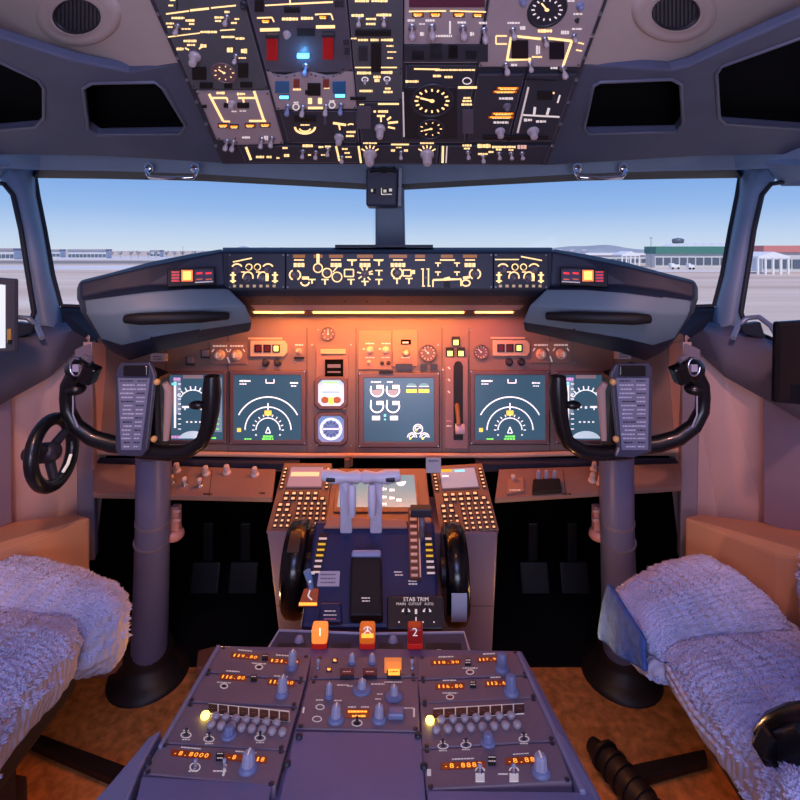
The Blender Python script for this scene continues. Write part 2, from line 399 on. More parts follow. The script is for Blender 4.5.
# ---- overhead eyebrow surround, eyebrow windows, ceiling liner
for side in (0, 1):
    M = mir if side else (lambda p: p)
    rim = 549+3 if side else 222
    # inner edge follows the overhead panel, outer goes to header
    if not side:
        pts = [(181, 62, .78), (196, 100, .85), (223, 164, 1.0), (300, 166, 1.3), (120, 70, .86), (60, 50, .90), (0, 34, .92), (-80, 10, .9), (110, 158, 1.36), (34, 155, 1.30), (-60, 154, 1.14)]
        ow = [(83, 88), (92, 83), (155, 82), (163, 88), (186, 126), (180, 134), (98, 135), (88, 128)]
        ow2 = [(-40, 40), (0, 62), (38, 80), (44, 88), (44, 118), (36, 127), (0, 130), (-40, 132)]
    else:
        pts = [(583, 64, .78), (572, 100, .85), (549, 166, 1.0), (500, 168, 1.3), (672, 69, .84), (700, 60, .86), (800, 14, .92), (880, -20, .9), (690, 158, 1.36), (766, 155, 1.30), (860, 154, 1.14)]
        ow = [(593, 86), (600, 82), (672, 79), (681, 84), (683, 122), (676, 132), (588, 134), (584, 128)]
        ow2 = [(840, 22), (800, 38), (722, 66), (716, 74), (719, 118), (725, 124), (800, 129), (840, 131)]
    # one plane through this zone
    S = Plane(P(pts[0][0], pts[0][1], .80), P(pts[2][0], 158, 1.12), P(34 if not side else 766, 155, 1.22))
    def hp(q, h=0): return S.hit(q[0], q[1], h)
    b = MB()
    if not side:
        outer = [(181, 62), (226, 164), (110, 157), (34, 155), (-70, 156), (-70, 8), (0, 38), (70, 60), (128, 72)]
    else:
        outer = [(583, 64), (544, 166), (690, 157), (766, 155), (870, 156), (870, -10), (800, 17), (740, 43), (690, 66), (672, 70)]
    # sheet with two holes via bmesh fill
    bm = bmesh.new(); edges = []
    def loop(q):
        vs = [bm.verts.new(hp(p)) for p in q]
        for i in range(len(vs)): edges.append(bm.edges.new((vs[i], vs[(i+1) % len(vs)])))
    loop(outer); loop(ow); loop(ow2)
    bmesh.ops.triangle_fill(bm, use_beauty=True, use_dissolve=False, edges=edges)
    for f in bm.faces:
        if f.normal.dot(CAM-f.calc_center_median()) < 0: f.normal_flip()
    me = bpy.data.meshes.new('ceiling'); bm.to_mesh(me); bm.free(); me.materials.append(SURR)
    o = bpy.data.objects.new('trim_%d' % (26+side), me); C.objects.link(o); o['kind'] = 'structure'
    k = o.modifiers.new('s', 'SOLIDIFY'); k.thickness = .02; k.offset = -1
    k = o.modifiers.new('b', 'BEVEL'); k.width = .005; k.segments = 3; k.limit_method = 'ANGLE'; k.angle_limit = .6
    # covered eyebrow windows, recessed
    for w_i, q in enumerate((ow, ow2)):
        e = MB(); n = len(q); inn = [hp(p, -.02) for p in q]
        cx = sum((p for p in inn), V((0, 0, 0)))/n
        deep = [cx+(p-cx)*.93-S.n*.03 for p in inn]; inn = [cx+(p-cx)*1.03 for p in inn]
        e.add(inn+deep, [[i, (i+1) % n, (i+1) % n+n, i+n] for i in range(n)], SHADE)
        e.face(deep, SHADE)
        # blind slats line
        struct(e, 'window_%d' % (5+side*2+w_i))
        r = MB(); r.tube([hp(p, .0) for p in q+[q[0], q[1]]], .0035, mat('eyebrow_rim', (96, 100, 120), .5), 8)
        rr = struct(r, 'trim_%d' % (28+side*2+w_i))
    # ceiling liner
    if not side:
        lp = [(181, 62, .80), (128, 70, .84), (70, 58, .88), (0, 36, .9), (-80, 4, .88), (-80, -260, .50), (110, -260, .50), (150, -40, .64)]
    else:
        lp = [(583, 64, .80), (672, 68, .84), (690, 64, .85), (740, 41, .87), (800, 15, .9), (880, -14, .88), (880, -260, .5), (700, -260, .5), (617, -40, .64)]
    SL = Plane(P(lp[0][0], 66, .80), P(0 if not side else 800, 30, .90), P(100 if not side else 700, -160, .56))
    b = MB(); b.face([SL.hit(p[0], p[1]) for p in lp], LINER); o = b.build('ceiling' if not side else 'ceiling', recalc=True)
    o['kind'] = 'structure'
    bm = bmesh.new(); bm.from_mesh(o.data)
    for f in bm.faces:
        if f.normal.dot(CAM-f.calc_center_median()) < 0: f.normal_flip()
    bm.to_mesh(o.data); bm.free()
    k = o.modifiers.new('s', 'SOLIDIFY'); k.thickness = .02; k.offset = -1
    # round air outlet
    cx, cy = (79, 13) if not side else (674, 9)
    t = thing('air_outlet', ('round dark-grilled air outlet in the beige ceiling liner above the left seat' if not side else 'round dark-grilled air outlet in the beige ceiling liner above the right seat'), 'air vent', SL.hit(cx, cy), 'ceiling air outlets')
    k_ = SL.px(cx, cy); p = SL.hit(cx, cy)
    def vring(f, h): return [SL.hit(cx+24*f*math.cos(a*math.pi/24), cy+2+17.5*f*math.sin(a*math.pi/24))+SL.n*h for a in range(48)]
    def vloft(b, prof, m):
        rr = [vring(*q) for q in prof]; b.add(sum(rr, []), [[k*48+i, k*48+(i+1) % 48, (k+1)*48+(i+1) % 48, (k+1)*48+i] for k in range(len(prof)-1) for i in range(48)], m, True)
    b = MB(); vloft(b, [(1.78, 0), (1.74, .003), (1.66, .006), (1.35, .007), (1.12, .004), (1.04, .007), (1.0, .001)], LINER); b.build('rim', t)
    b = MB(); vloft(b, [(1.04, .001), (1.0, .006), (.95, .006), (.93, .001)], mat('vent_dark', (38, 38, 46), .6)); b.face(vring(.95, .0012), mat('vent_dark', (38, 38, 46), .6)); b.build('grille', t)
    for i in range(-5, 6):
        w = math.sqrt(max(0, 22**2-(i*4)**2))*.73; b = MB(); b.line(SL, cx+i*4, cy+2-w, cx+i*4, cy+2+w, 1.2, mat('vent_slat', (62, 62, 72), .5), .0035); b.build('grille_slat', t)
# ---- rest of the room behind the camera
b = MB(); b.box((0, -.55, 1.62), 2.3, 2.0, .04, LINER); struct(b, 'ceiling')
b = MB(); b.box((0, -.05, 1.80), 2.6, 2.9, .03, LINER); struct(b, 'ceiling')
b = MB(); b.box((-1.28, -.2, 1.58), .03, 2.6, .46, SURR); b.box((-1.14, .8, 1.40), .28, .7, .03, SURR); struct(b, 'wall_left')
b = MB(); b.box((1.28, -.2, 1.58), .03, 2.6, .46, SURR); b.box((1.14, .8, 1.40), .28, .7, .03, SURR); struct(b, 'wall_right')
b = MB(); b.box((-1.17, -.3, .75), .04, 2.4, 1.8, SIDEL); struct(b, 'wall_left')
b = MB(); b.box((1.17, -.3, .75), .04, 2.4, 1.8, SIDEL); struct(b, 'wall_right')
b = MB(); b.box((-.72, -1.5, .8), .86, .04, 1.7, SIDEL); b.box((.72, -1.5, .8), .86, .04, 1.7, SIDEL); struct(b, 'wall_back')
b = MB(); b.box((0, .4, -.02), 2.4, 4.0, .04, CARPET); struct(b, 'floor')
# ---- dark footwells in front
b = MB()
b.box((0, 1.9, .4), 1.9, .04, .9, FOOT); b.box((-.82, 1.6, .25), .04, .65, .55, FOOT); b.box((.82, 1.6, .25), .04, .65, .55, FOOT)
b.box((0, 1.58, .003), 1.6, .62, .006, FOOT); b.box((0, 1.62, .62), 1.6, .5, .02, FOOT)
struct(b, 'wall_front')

# ================================================================ outside
GZ = ZC-3.66
def world():
    w = bpy.data.worlds.new('sky'); bpy.context.scene.world = w; w.use_nodes = True
    nt = w.node_tree; bg = nt.nodes['Background']
    tc = nt.nodes.new('ShaderNodeTexCoord'); sp = nt.nodes.new('ShaderNodeSeparateXYZ'); r = nt.nodes.new('ShaderNodeValToRGB')
    nt.links.new(tc.outputs['Generated'], sp.inputs[0]); nt.links.new(sp.outputs['Z'], r.inputs['Fac'])
    e = r.color_ramp.elements; e[0].position = 0; e[0].color = (*lin((214, 226, 240)), 1)
    e[1].position = .15; e[1].color = (*lin((122, 168, 232)), 1)
    for p, c in ((.03, (196, 216, 242)), (.075, (158, 192, 238)), (.5, (90, 130, 205))):
        q = r.color_ramp.elements.new(p); q.color = (*lin(c), 1)
    nt.links.new(r.outputs['Color'], bg.inputs['Color']); bg.inputs['Strength'].default_value = 1.0
world()
gm = mat('apron_concrete', (178, 160, 150), .9, spec=.1)
nt = gm.node_tree; bs = nt.nodes['Principled BSDF']; tc = nt.nodes.new('ShaderNodeTexCoord'); mp = nt.nodes.new('ShaderNodeMapping'); mp.inputs['Scale'].default_value = (.004, .06, 1)
no = nt.nodes.new('ShaderNodeTexNoise'); no.inputs['Scale'].default_value = 2.0; no.inputs['Detail'].default_value = 5; ra = nt.nodes.new('ShaderNodeValToRGB')
ra.color_ramp.elements[0].position = .35; ra.color_ramp.elements[0].color = (*lin((196, 172, 156)), 1); ra.color_ramp.elements[1].position = .65; ra.color_ramp.elements[1].color = (*lin((232, 216, 204)), 1)
nt.links.new(tc.outputs['Object'], mp.inputs['Vector']); nt.links.new(mp.outputs['Vector'], no.inputs['Vector']); nt.links.new(no.outputs['Fac'], ra.inputs['Fac']); nt.links.new(ra.outputs['Color'], bs.inputs['Base Color'])
b = MB(); b.box((0, 900, GZ-.5), 4000, 1900, 1, gm); o = b.build('ground'); tag(o, kind='structure')
SNOW = mat('snowy_grass', (222, 218, 222), .9, var=(.03, .12)); GRASS = mat('dry_grass', (146, 140, 140), .9, var=(.05, .12))
b = MB(); b.box((-165, 105, GZ+.02), 330, 26, .06, SNOW); b.box((-230, 150, GZ+.03), 480, 34, .08, GRASS); b.box((-260, 230, GZ+.03), 620, 90, .1, SNOW)
o = b.build('snow_patch'); tag(o, kind='structure')
b = MB(); b.box((120, 88, GZ+.02), 160, 6, .05, SNOW); b.box((60, 215, GZ+.03), 260, 80, .1, SNOW); o = b.build('snow_patch'); tag(o, kind='structure')
# distant hills
def hill(name, x0, x1, Y, prof, m, lab):
    b = MB(); n = 40; top = []; 
    vs = []
    for i in range(n+1):
        t = i/n; x = x0+(x1-x0)*t; hh = prof(t)
        vs += [V((x, Y, GZ)), V((x, Y+30, GZ+3.66+hh)), V((x, Y+90, GZ))]
    b.add(vs, [[i*3, i*3+3, i*3+4, i*3+1] for i in range(n)]+[[i*3+1, i*3+4, i*3+5, i*3+2] for i in range(n)], m, True)
    o = b.build(name); tag(o, lab, 'hill')
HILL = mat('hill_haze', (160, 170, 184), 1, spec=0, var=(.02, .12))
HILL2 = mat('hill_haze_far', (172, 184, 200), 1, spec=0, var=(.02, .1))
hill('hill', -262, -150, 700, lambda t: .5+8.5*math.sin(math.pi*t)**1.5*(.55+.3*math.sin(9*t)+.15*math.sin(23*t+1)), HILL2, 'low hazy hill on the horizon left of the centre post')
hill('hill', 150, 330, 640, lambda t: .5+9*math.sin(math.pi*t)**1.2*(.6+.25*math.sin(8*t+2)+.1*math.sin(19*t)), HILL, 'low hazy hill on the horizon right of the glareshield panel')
# terminal buildings
def at(x, Y, z=GZ): return V(((x-400)*Y/F, Y, z))
WAL = mat('terminal_wall', (200, 205, 212), .8); GRNR = mat('terminal_green', (70, 128, 120), .7); REDR = mat('terminal_red_roof', (200, 128, 128), .7); WHR = mat('terminal_white_roof', (228, 232, 240), .7); DKG = mat('terminal_glass', (92, 104, 124), .4)  # pale tones paint the distance haze into the buildings
def hall(name, x0, x1, Y, h, depth, roofm, lab, bands, cat='building'):
    t = thing(name, lab, cat, at((x0+x1)/2, Y))
    a, c = at(x0, Y), at(x1, Y); w = c.x-a.x; cx = (a.x+c.x)/2
    b = MB(); b.box((cx, Y+depth/2, GZ+h*(1-bands)/2), w, depth, h*(1-bands), WAL); b.build('wall', t)
    b = MB(); b.box((cx, Y+depth/2, GZ+h*(1-bands/2)), w*1.005, depth+1.0, h*bands, roofm); b.build('roof', t)
    b = MB(); n = max(3, int(w/1.6))
    for i in range(n): b.box((a.x+w*(i+.5)/n, Y-.06, GZ+h*.30), w/n*.8, .15, h*.34, DKG)
    b.build('window_strip', t)
    return t
hall('terminal_building', 655, 752, 104, 4.4, 4, GRNR, 'long terminal building with a green upper band seen through the right windscreen', .34)
hall('terminal_building', 762, 900, 84, 4.4, 2.5, REDR, 'terminal building with a pale red roof seen through the right side window', .25)
hall('terminal_building', 585, 653, 130, 2.9, 4, WHR, 'low white-roofed pier building left of the green terminal', .2)
# gabled entrance pavilion
for i, (x0, x1, Y, lab) in enumerate(((758, 790, 75, 'white gabled porch with columns before the red-roofed terminal'), (622, 640, 105, 'white gabled porch with columns before the low pier building'))):
    t = thing('entrance_porch', lab, 'porch', at((x0+x1)/2, Y)); a, c = at(x0, Y), at(x1, Y)
    b = MB(); b.prism([V((a.x, Y, GZ+2.4)), V((c.x, Y, GZ+2.4)), V((c.x, Y, GZ+2.7)), V(((a.x+c.x)/2, Y, GZ+3.4)), V((a.x, Y, GZ+2.7))], V((0, 5, 0)), WHR); b.build('roof', t)
    for k in range(5):
        b = MB(); b.box((a.x+(c.x-a.x)*(k+.1)/4.2, Y+.2, GZ+1.2), .25, .25, 2.4, WHR); b.build('column', t)
t = thing('canopy_row', 'row of small white tent roofs on top of the green terminal building', 'roof canopy', at(700, 108, GZ+4.4))
b = MB()
for i in range(9):
    c = at(673+i*8.5, 108, GZ+4.4); b.prism([c+V((-.95, 0, 0)), c+V((.95, 0, 0)), c+V((.2, 0, .7))], V((0, 3, 0)), WHR)
b.build('tent_roof', t)
t = thing('control_tower', 'small dark control tower rising behind the green terminal roof', 'tower', at(678, 125))
b = MB(); c = at(678, 125); b.lathe(c, (0, 0, 1), [(.8, 0), (.7, 5.2)], WAL, 12); b.build('shaft', t)
b = MB(); b.lathe(c, (0, 0, 1), [(.8, 5.1), (1.3, 5.5), (1.4, 6.3), (1.0, 6.5), (0, 6.7)], DKG, 12); b.build('cab', t)
# parked vans and jet bridges on the right
for x, Y, L, lab in ((674, 95, 1.6, 'small white van parked before the green terminal'), (690, 94, 1.0, 'dark service cart parked right of the white van on the apron'), (604, 105, 1.8, 'white service truck parked before the low pier building')):
    t = thing('service_vehicle', lab, 'vehicle', at(x, Y)); c = at(x, Y); mm = WHR if 'white' in lab else DKG
    b = MB(); b.box(c+V((0, 0, .6)), L, 1.2, .6, mm); b.box(c+V((-L*.3, 0, .95)), L*.4, 1.1, .4, mm); b.build('body', t, bevel=.1)
    for k in (-.33, .33):
        b = MB(); b.lathe(c+V((L*k, -.66, .2)), (0, 1, 0), [(.2, 0), (.2, .2)], SEAL, 12); b.build('wheel', t)
# left distant buildings and trees
for x0, x1, Y, h, lab in ((68, 106, 215, 4.0, 'long low grey building left of the bare trees'), (48, 60, 240, 4.0, 'small pale building just right of the left window pillar'), (-20, 14, 190, 4.3, 'long low building seen through the left side window'), (150, 160, 262, 3.6, 'pale shed among the bare trees on the left')):
    hall('distant_building', x0, x1, Y, h, 4, mat('far_roof', (150, 146, 160), .8), lab, .2)
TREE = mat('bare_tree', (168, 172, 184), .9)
for i in range(16):
    x = 112+i*9+random.uniform(-1.5, 1.5); Y = 215+random.uniform(-6, 8)
    if x > 240: break
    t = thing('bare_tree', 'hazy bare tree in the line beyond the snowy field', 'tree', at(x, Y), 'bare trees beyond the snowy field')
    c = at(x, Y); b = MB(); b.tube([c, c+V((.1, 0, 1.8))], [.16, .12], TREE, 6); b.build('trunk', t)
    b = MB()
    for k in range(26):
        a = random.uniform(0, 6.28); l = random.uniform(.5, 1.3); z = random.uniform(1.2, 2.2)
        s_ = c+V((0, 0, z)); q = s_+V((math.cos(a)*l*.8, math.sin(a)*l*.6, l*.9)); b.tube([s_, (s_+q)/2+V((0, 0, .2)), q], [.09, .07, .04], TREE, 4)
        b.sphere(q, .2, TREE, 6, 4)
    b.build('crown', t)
for x in (548, 560, 572, 584):
    t = thing('bare_tree', 'small hazy tree on the skyline left of the pier building', 'tree', at(x, 230), 'trees left of the pier building'); c = at(x, 230)
    b = MB(); b.tube([c, c+V((0, 0, 2.5))], .2, TREE, 6); b.build('trunk', t)
    b = MB(); b.sphere(c+V((0, 0, 3.2)), 1.2, TREE, 8, 6, (1.5, 1, .8)); b.build('crown', t)
for x, h in ((183, 4.8), (651, 6.0), (753, 6.4)):
    b = MB(); c = at(x, 96 if x > 200 else 190); b.tube([c, c+V((0, 0, h))], .05, DKG, 6); b.box(c+V((0, 0, h)), .5, .2, .1, DKG)
    tag(b.build('light_mast'), {183: 'thin light mast beyond the field seen through the left windscreen', 651: 'thin light mast at the left end of the green terminal', 753: 'thin light mast beside the right window pillar'}[x], 'mast')
# ================================================================ glareshield
MD = lambda p: [(775-q[0],)+tuple(q[1:]) for q in p]
t = thing('glareshield', 'wide dark padded glareshield hood spanning the cockpit above the main instrument panel', 'glareshield', P(387, 300, 1.3))
b = MB()  # centre beam: top, face recess, underside
xa, xb = 222, 553
prof = [(247.5, 1.48), (250, 1.14), (252, 1.115), (291, 1.105), (296, 1.12), (309, 1.22), (316, 1.27), (313, 1.322)]
pts = [P(xa if i < 4 else xa+14+(i-4)*8, y, Y) for i, (y, Y) in enumerate(prof)]+[P(xb if i < 4 else xb-14-(i-4)*8, y, Y) for i, (y, Y) in enumerate(prof)]
n = len(prof)
b.add(pts, [[i, i+1, n+i+1, n+i] for i in range(n-1)]+[[0, n, 2*n-1, n-1]], GLARE)
b.add(pts, [list(range(n)), list(range(2*n-1, n-1, -1))], GLARE)
b.build('centre_beam', t, recalc=True, bevel=.004)
b = MB(); S = Plane(P(300, 247.5, 1.2), P(460, 247.5, 1.2), P(300, 248.5, 1.4)); b.prism([P(335, 247.2, 1.2), P(433, 247.2, 1.2), P(433, 247.5, 1.45), P(335, 247.5, 1.45)], V((0, 0, .006)), GLARE); b.build('top_cover', t)
UND = mat('glareshield_underside', (156, 136, 150), .5, bump=(300, .1, .001))
b = MB(); b.add([P(236, 293, 1.112), P(539, 293, 1.112), P(519, 310, 1.222), P(256, 310, 1.222)], [[0, 1, 2, 3]], UND)
for x in (252, 270, 296, 345, 367, 388, 412, 431, 500, 520): b.sphere(P(x, 301, 1.16), .0028, BLACK, 8, 5)
b.build('underside_panel', t)
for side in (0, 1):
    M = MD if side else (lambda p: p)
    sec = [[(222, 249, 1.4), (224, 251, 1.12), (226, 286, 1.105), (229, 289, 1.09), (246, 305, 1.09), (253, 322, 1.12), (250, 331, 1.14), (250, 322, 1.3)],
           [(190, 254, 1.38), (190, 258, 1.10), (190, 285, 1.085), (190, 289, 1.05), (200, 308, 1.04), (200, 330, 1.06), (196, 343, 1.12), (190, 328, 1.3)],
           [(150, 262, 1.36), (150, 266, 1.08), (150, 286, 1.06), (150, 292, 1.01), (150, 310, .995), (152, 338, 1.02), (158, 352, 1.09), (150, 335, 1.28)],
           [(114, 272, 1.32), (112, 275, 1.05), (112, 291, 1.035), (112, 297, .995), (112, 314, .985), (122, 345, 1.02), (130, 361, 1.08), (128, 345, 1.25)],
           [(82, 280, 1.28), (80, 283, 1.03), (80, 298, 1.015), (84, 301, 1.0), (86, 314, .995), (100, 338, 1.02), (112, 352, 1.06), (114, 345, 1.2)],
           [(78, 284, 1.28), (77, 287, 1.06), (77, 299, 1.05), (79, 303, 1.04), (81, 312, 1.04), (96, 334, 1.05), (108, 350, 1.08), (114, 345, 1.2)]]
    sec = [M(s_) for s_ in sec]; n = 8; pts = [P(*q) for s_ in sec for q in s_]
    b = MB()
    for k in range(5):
        for i in range(7): b.add([pts[k*n+i], pts[(k+1)*n+i], pts[(k+1)*n+i+1], pts[k*n+i+1]], [[0, 1, 2, 3]], GLARE if i < 3 or k == 4 or i > 4 else PAD, i > 2)  # dark vinyl on the outboard end and lower rows paints their shade
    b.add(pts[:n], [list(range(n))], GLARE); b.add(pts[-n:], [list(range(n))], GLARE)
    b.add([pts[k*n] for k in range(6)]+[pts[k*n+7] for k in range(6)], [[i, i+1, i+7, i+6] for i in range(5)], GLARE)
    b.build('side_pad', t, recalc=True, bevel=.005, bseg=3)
    # dark grab slot in the pad
    b = MB(); e = M([(126, 319, .982), (140, 319, .975), (200, 317, 1.02), (228, 316, 1.06)])
    b.tube([P(*q) for q in e], [.009, .012, .012, .008], BLACK, 10, 1); b.build('grab_slot', t)
    # master warning light cluster
    SW = Plane(P(*M([(168, 268, 1.055)])[0]), P(*M([(216, 266, 1.085)])[0]), P(*M([(168, 287, 1.045)])[0]))
    X = lambda x: 775-x if side else x
    w = thing('warning_light_cluster', 'lit %s warning light cluster set in the glareshield %s of the mode control panel' % (('left', 'left') if not side else ('right', 'right')), 'warning light', SW.hit(X(192), 277), 'master warning light clusters')
    b = MB(); b.slab(SW, M([(167, 269), (215, 266.5), (215, 284), (167, 287)]), 0, .012, BLACK); b.build('housing', w, bevel=.002)
    S2 = Plane(SW.hit(X(170), 270, .0125), SW.hit(X(210), 270, .0125), SW.hit(X(170), 285, .0125))
    b = MB(); b.rect(S2, X(187), 275.5, 11, 11, 0, .004, ORGH); b.rect(S2, X(187), 275.5, 8, 8, 0, .0045, mat('lit_caution', (255, 215, 90), .4, emit=1.8, erg=(255, 190, 80))); b.build('caution_lamp', w)
    b = MB(); b.rect(S2, X(175.5), 276.5, 8, 11, 0, .003, DRED)
    for k in range(4): b.line(S2, X(171.5), 272+k*3, X(179.5), 272+k*3, .7, REDL, .0032)
    b.build('fire_warning_lamp', w)
    b = MB(); b.rect(S2, X(204), 276, 19, 13, 0, .003, mat('dark_annun', (46, 14, 20), .35))
    for q in (-1, 1):
        b.line(S2, X(204+q*4.6-3), 273.5, X(204+q*4.6+3), 273, 1.8, REDL, .0032); b.line(S2, X(204+q*4.6-3), 279.5, X(204+q*4.6+3), 279, 1.2, mat('dull_orange', (200, 90, 40), .5, emit=.6), .0032)
    b.line(S2, X(195), 282.5, X(213), 281.5, 1, CREAM, .0032); b.build('system_annunciator', w)

# ---- glareshield panel: mode control panel and the two display control panels
SM = Plane(P(230, 254, 1.098), P(540, 254, 1.098), P(230, 290, 1.088))
def glare_module(name, label, x0, x1, grp=None):
    m = thing(name, label, 'control panel', SM.hit((x0+x1)/2, 272), grp)
    b = MB(); b.slab(SM, [(x0, 289), (x1, 289), (x1, 253.5), (x0, 253.5)], -.006, .004, PLATED)
    for y in (255, 287):
        for x in (x0+1.8, x1-1.8): b.disc(SM, x, y, .8, .8, METAL, .0042, 8)
    b.build('face_plate', m, bevel=.001); return m
SM1 = Plane(SM.hit(230, 254, .004), SM.hit(540, 254, .004), SM.hit(230, 290, .004))
for side in (0, 1):
    x0 = 228 if not side else 494; m = glare_module('display_control_panel', 'small %s control panel of tight glowing knobs %s the mode control panel' % (('left', 'left of') if not side else ('right', 'right of')), x0, x0+57 if not side else 548, 'display control panels')
    o = x0-228
    b = MB()
    if not side: b.line(SM1, 233, 262, 252, 258, 1.3, AMBL)
    else: b.line(SM1, 495, 259.5, 519, 259.5, 1.1, AMBL); b.line(SM1, 521, 256.5, 542, 260.5, 1.3, AMBL)
    for x in (237, 268): b.arc(SM1, x+o, 268, 5, 4, 20, 160, 1.5, AMBL); 
    for x in (249, 257.5): b.arc(SM1, x+o, 267, 3, 3, 0, 360, 1.1, AMBL)
    for x in (233, 275): b.line(SM1, x+o, 272, x+o, 283, 2.4, AMBL); b.line(SM1, x+o-3, 275, x+o+3, 275, 1.4, AMBL); b.line(SM1, x+o-3, 281, x+o+3, 281, 1.4, AMBL)
    for x in (248, 263): b.arc(SM1, x+o, 277, 5, 5, -20, 200, 1.4, AMBL); b.line(SM1, x+o-7, 272, x+o-3, 272, 1.2, AMBL)
    b.line(SM1, 263+o+4, 273, 263+o+4, 281, 3, AMBL)
    b.build('backlit_legend', m)
    for x, y, r in ((237, 270, 3.6), (249, 268, 2), (257.5, 268, 2), (268, 270, 3.6), (247, 278.5, 3.8), (262, 278.5, 3.8)): knob(m, SM1, x+o, y, r, 7, KNOBM if r > 3 else KNOBD)
    for k in range(7): button(m, SM1, 234.5+o+k*6.6, 286, 3, 2.6, mat('cap_cream', (210, 180, 130), .5, emit=.35), 2)
m = glare_module('mode_control_panel', 'long central mode control panel with glowing amber legends under the windscreen edge', 286, 493)
b = MB()
L = lambda *a: b.line(SM1, *a)
for x, n_ in ((299, 3), (336, 3), (365, 3), (398, 4), (470, 3)):
    L(x-5, 260, x+5, 260, 1.3, AMBL)
    for k in range(n_): b.rect(SM1, x-(n_-1)*1.9+k*3.8, 265, 3.1, 4, .0005, .001, AMBL)
for x in (352, 378.5, 420): L(x-5, 260, x+5, 260, 1.3, AMBL)
for x, y in ((295, 275), (397, 273), (475, 274)): b.arc(SM1, x, y, 5.4, 5, 115, 245, 1.5, AMBL); b.arc(SM1, x, y, 5.4, 5, -65, 65, 1.5, AMBL)
for x, y, r in ((318, 268, 4.4), (327, 273, 4.6), (337, 277, 4.8)): b.arc(SM1, x, y, r, r, 0, 360, 1.2, AMBL)
L(318, 254, 318, 263, 3.0, AMBL); L(333, 272, 338, 266, 1.2, AMBL)
for x, y, w_, h_ in ((349, 273, 9, 7), (407, 273, 8, 6)):
    for q in (-1, 1): L(x-w_/2, y+q*h_/2, x+w_/2, y+q*h_/2, 1.3, AMBL); L(x+q*w_/2, y-h_/2, x+q*w_/2, y+h_/2, 1.3, AMBL)
b.rect(SM1, 413.5, 272, 3, 4, .0005, .001, AMBL)
for x, y in ((352, 262), (379, 262), (379, 272), (379, 281), (351, 281), (365, 283), (325, 281), (312, 281), (397, 280), (409, 280)):
    L(x-3.6, y-1.5, x+3.6, y-1.5, 1.3, AMBL); L(x, y-1, x, y+4, 1.6, AMBL)
b.ticks(SM1, 365, 274, 4, 8, 8, 1.4, AMBL, 22)
b.arc(SM1, 305, 282, 4, 3.6, 180, 360, 1.6, AMBL); L(302, 278, 309, 278, 3, AMBL); b.arc(SM1, 466, 283, 4, 3, 0, 360, 1.4, AMBL); L(463, 278, 470, 277, 2.6, AMBL)
for x in (423, 428.5): L(x, 269, x, 286, 1.3, AMBL); L(x-2, 269, x+1, 269, 1.1, AMBL); L(x-1, 286, x+2, 286, 1.1, AMBL)
L(440, 260, 455, 260, 1.5, AMBL)
for x in (438, 457):
    for y in (263, 272): L(x-3, y, x+3, y, 1.2, AMBL); L(x, y, x, y+6, 1.3, AMBL)
L(433, 280, 461, 279, 2.0, AMBL); L(433, 280, 433, 287, 1.4, AMBL); L(461, 279, 461, 286, 1.4, AMBL); L(444, 279.5, 450, 278, 3, AMBL)
b.build('backlit_legend', m)
for x, y, r in ((295, 275, 3.7), (318, 268, 3), (327, 273, 3), (337, 277, 3.2), (365, 274, 4), (397, 273, 3.6), (475, 274, 3.6), (426, 278, 2)): knob(m, SM1, x, y, r, 7, KNOBM)
for x, y in ((312, 285), (325, 286), (351, 286), (365, 287), (379, 286), (397, 285.5), (409, 285.5), (379, 267), (352, 267), (379, 277), (438, 268), (457, 268), (438, 277), (457, 277)): button(m, SM1, x, y, 4.4, 2.6, KNOBD, 2)
b = MB()
for x, w_ in ((299, 12), (318, 9), (336, 14), (365, 16), (398, 18), (420, 10), (447, 12), (470, 14)): b.rect(SM1, x, 256.2, w_, 3.2, 0, .0008, mat('window_amber_glow', (120, 76, 30), .4, emit=.5, erg=(190, 120, 50)))
b.rect(SM1, 447, 270, 10, 9, 0, .0008, SCRK); b.build('display_window', m)
b = MB(); b.rect(SM1, 447, 285, 26, 5, 0, .003, KNOBD); b.rect(SM1, 447, 284.5, 6, 6, 0, .005, BLACK); b.build('disengage_bar', m)

# ================================================================ flood lamps under the glareshield
for x0, x1, lab in ((254, 304, 'short glowing flood lamp strip under the left end of the glareshield'), (313, 464, 'long glowing amber flood lamp strip under the glareshield centre'), (475, 513, 'short glowing flood lamp strip under the right end of the glareshield')):
    t = thing('flood_lamp', lab, 'lamp', P((x0+x1)/2, 312, 1.235), 'glareshield flood lamps')
    b = MB(); b.tube([P(x0-2, 309.5, 1.24), P(x1+2, 309.5, 1.24)], .007, UND, 10); b.build('housing', t)
    b = MB(); b.tube([P(x0, 312.3, 1.235), P(x1, 312.3, 1.235)], .0026, FLOOD, 10); b.build('tube', t)

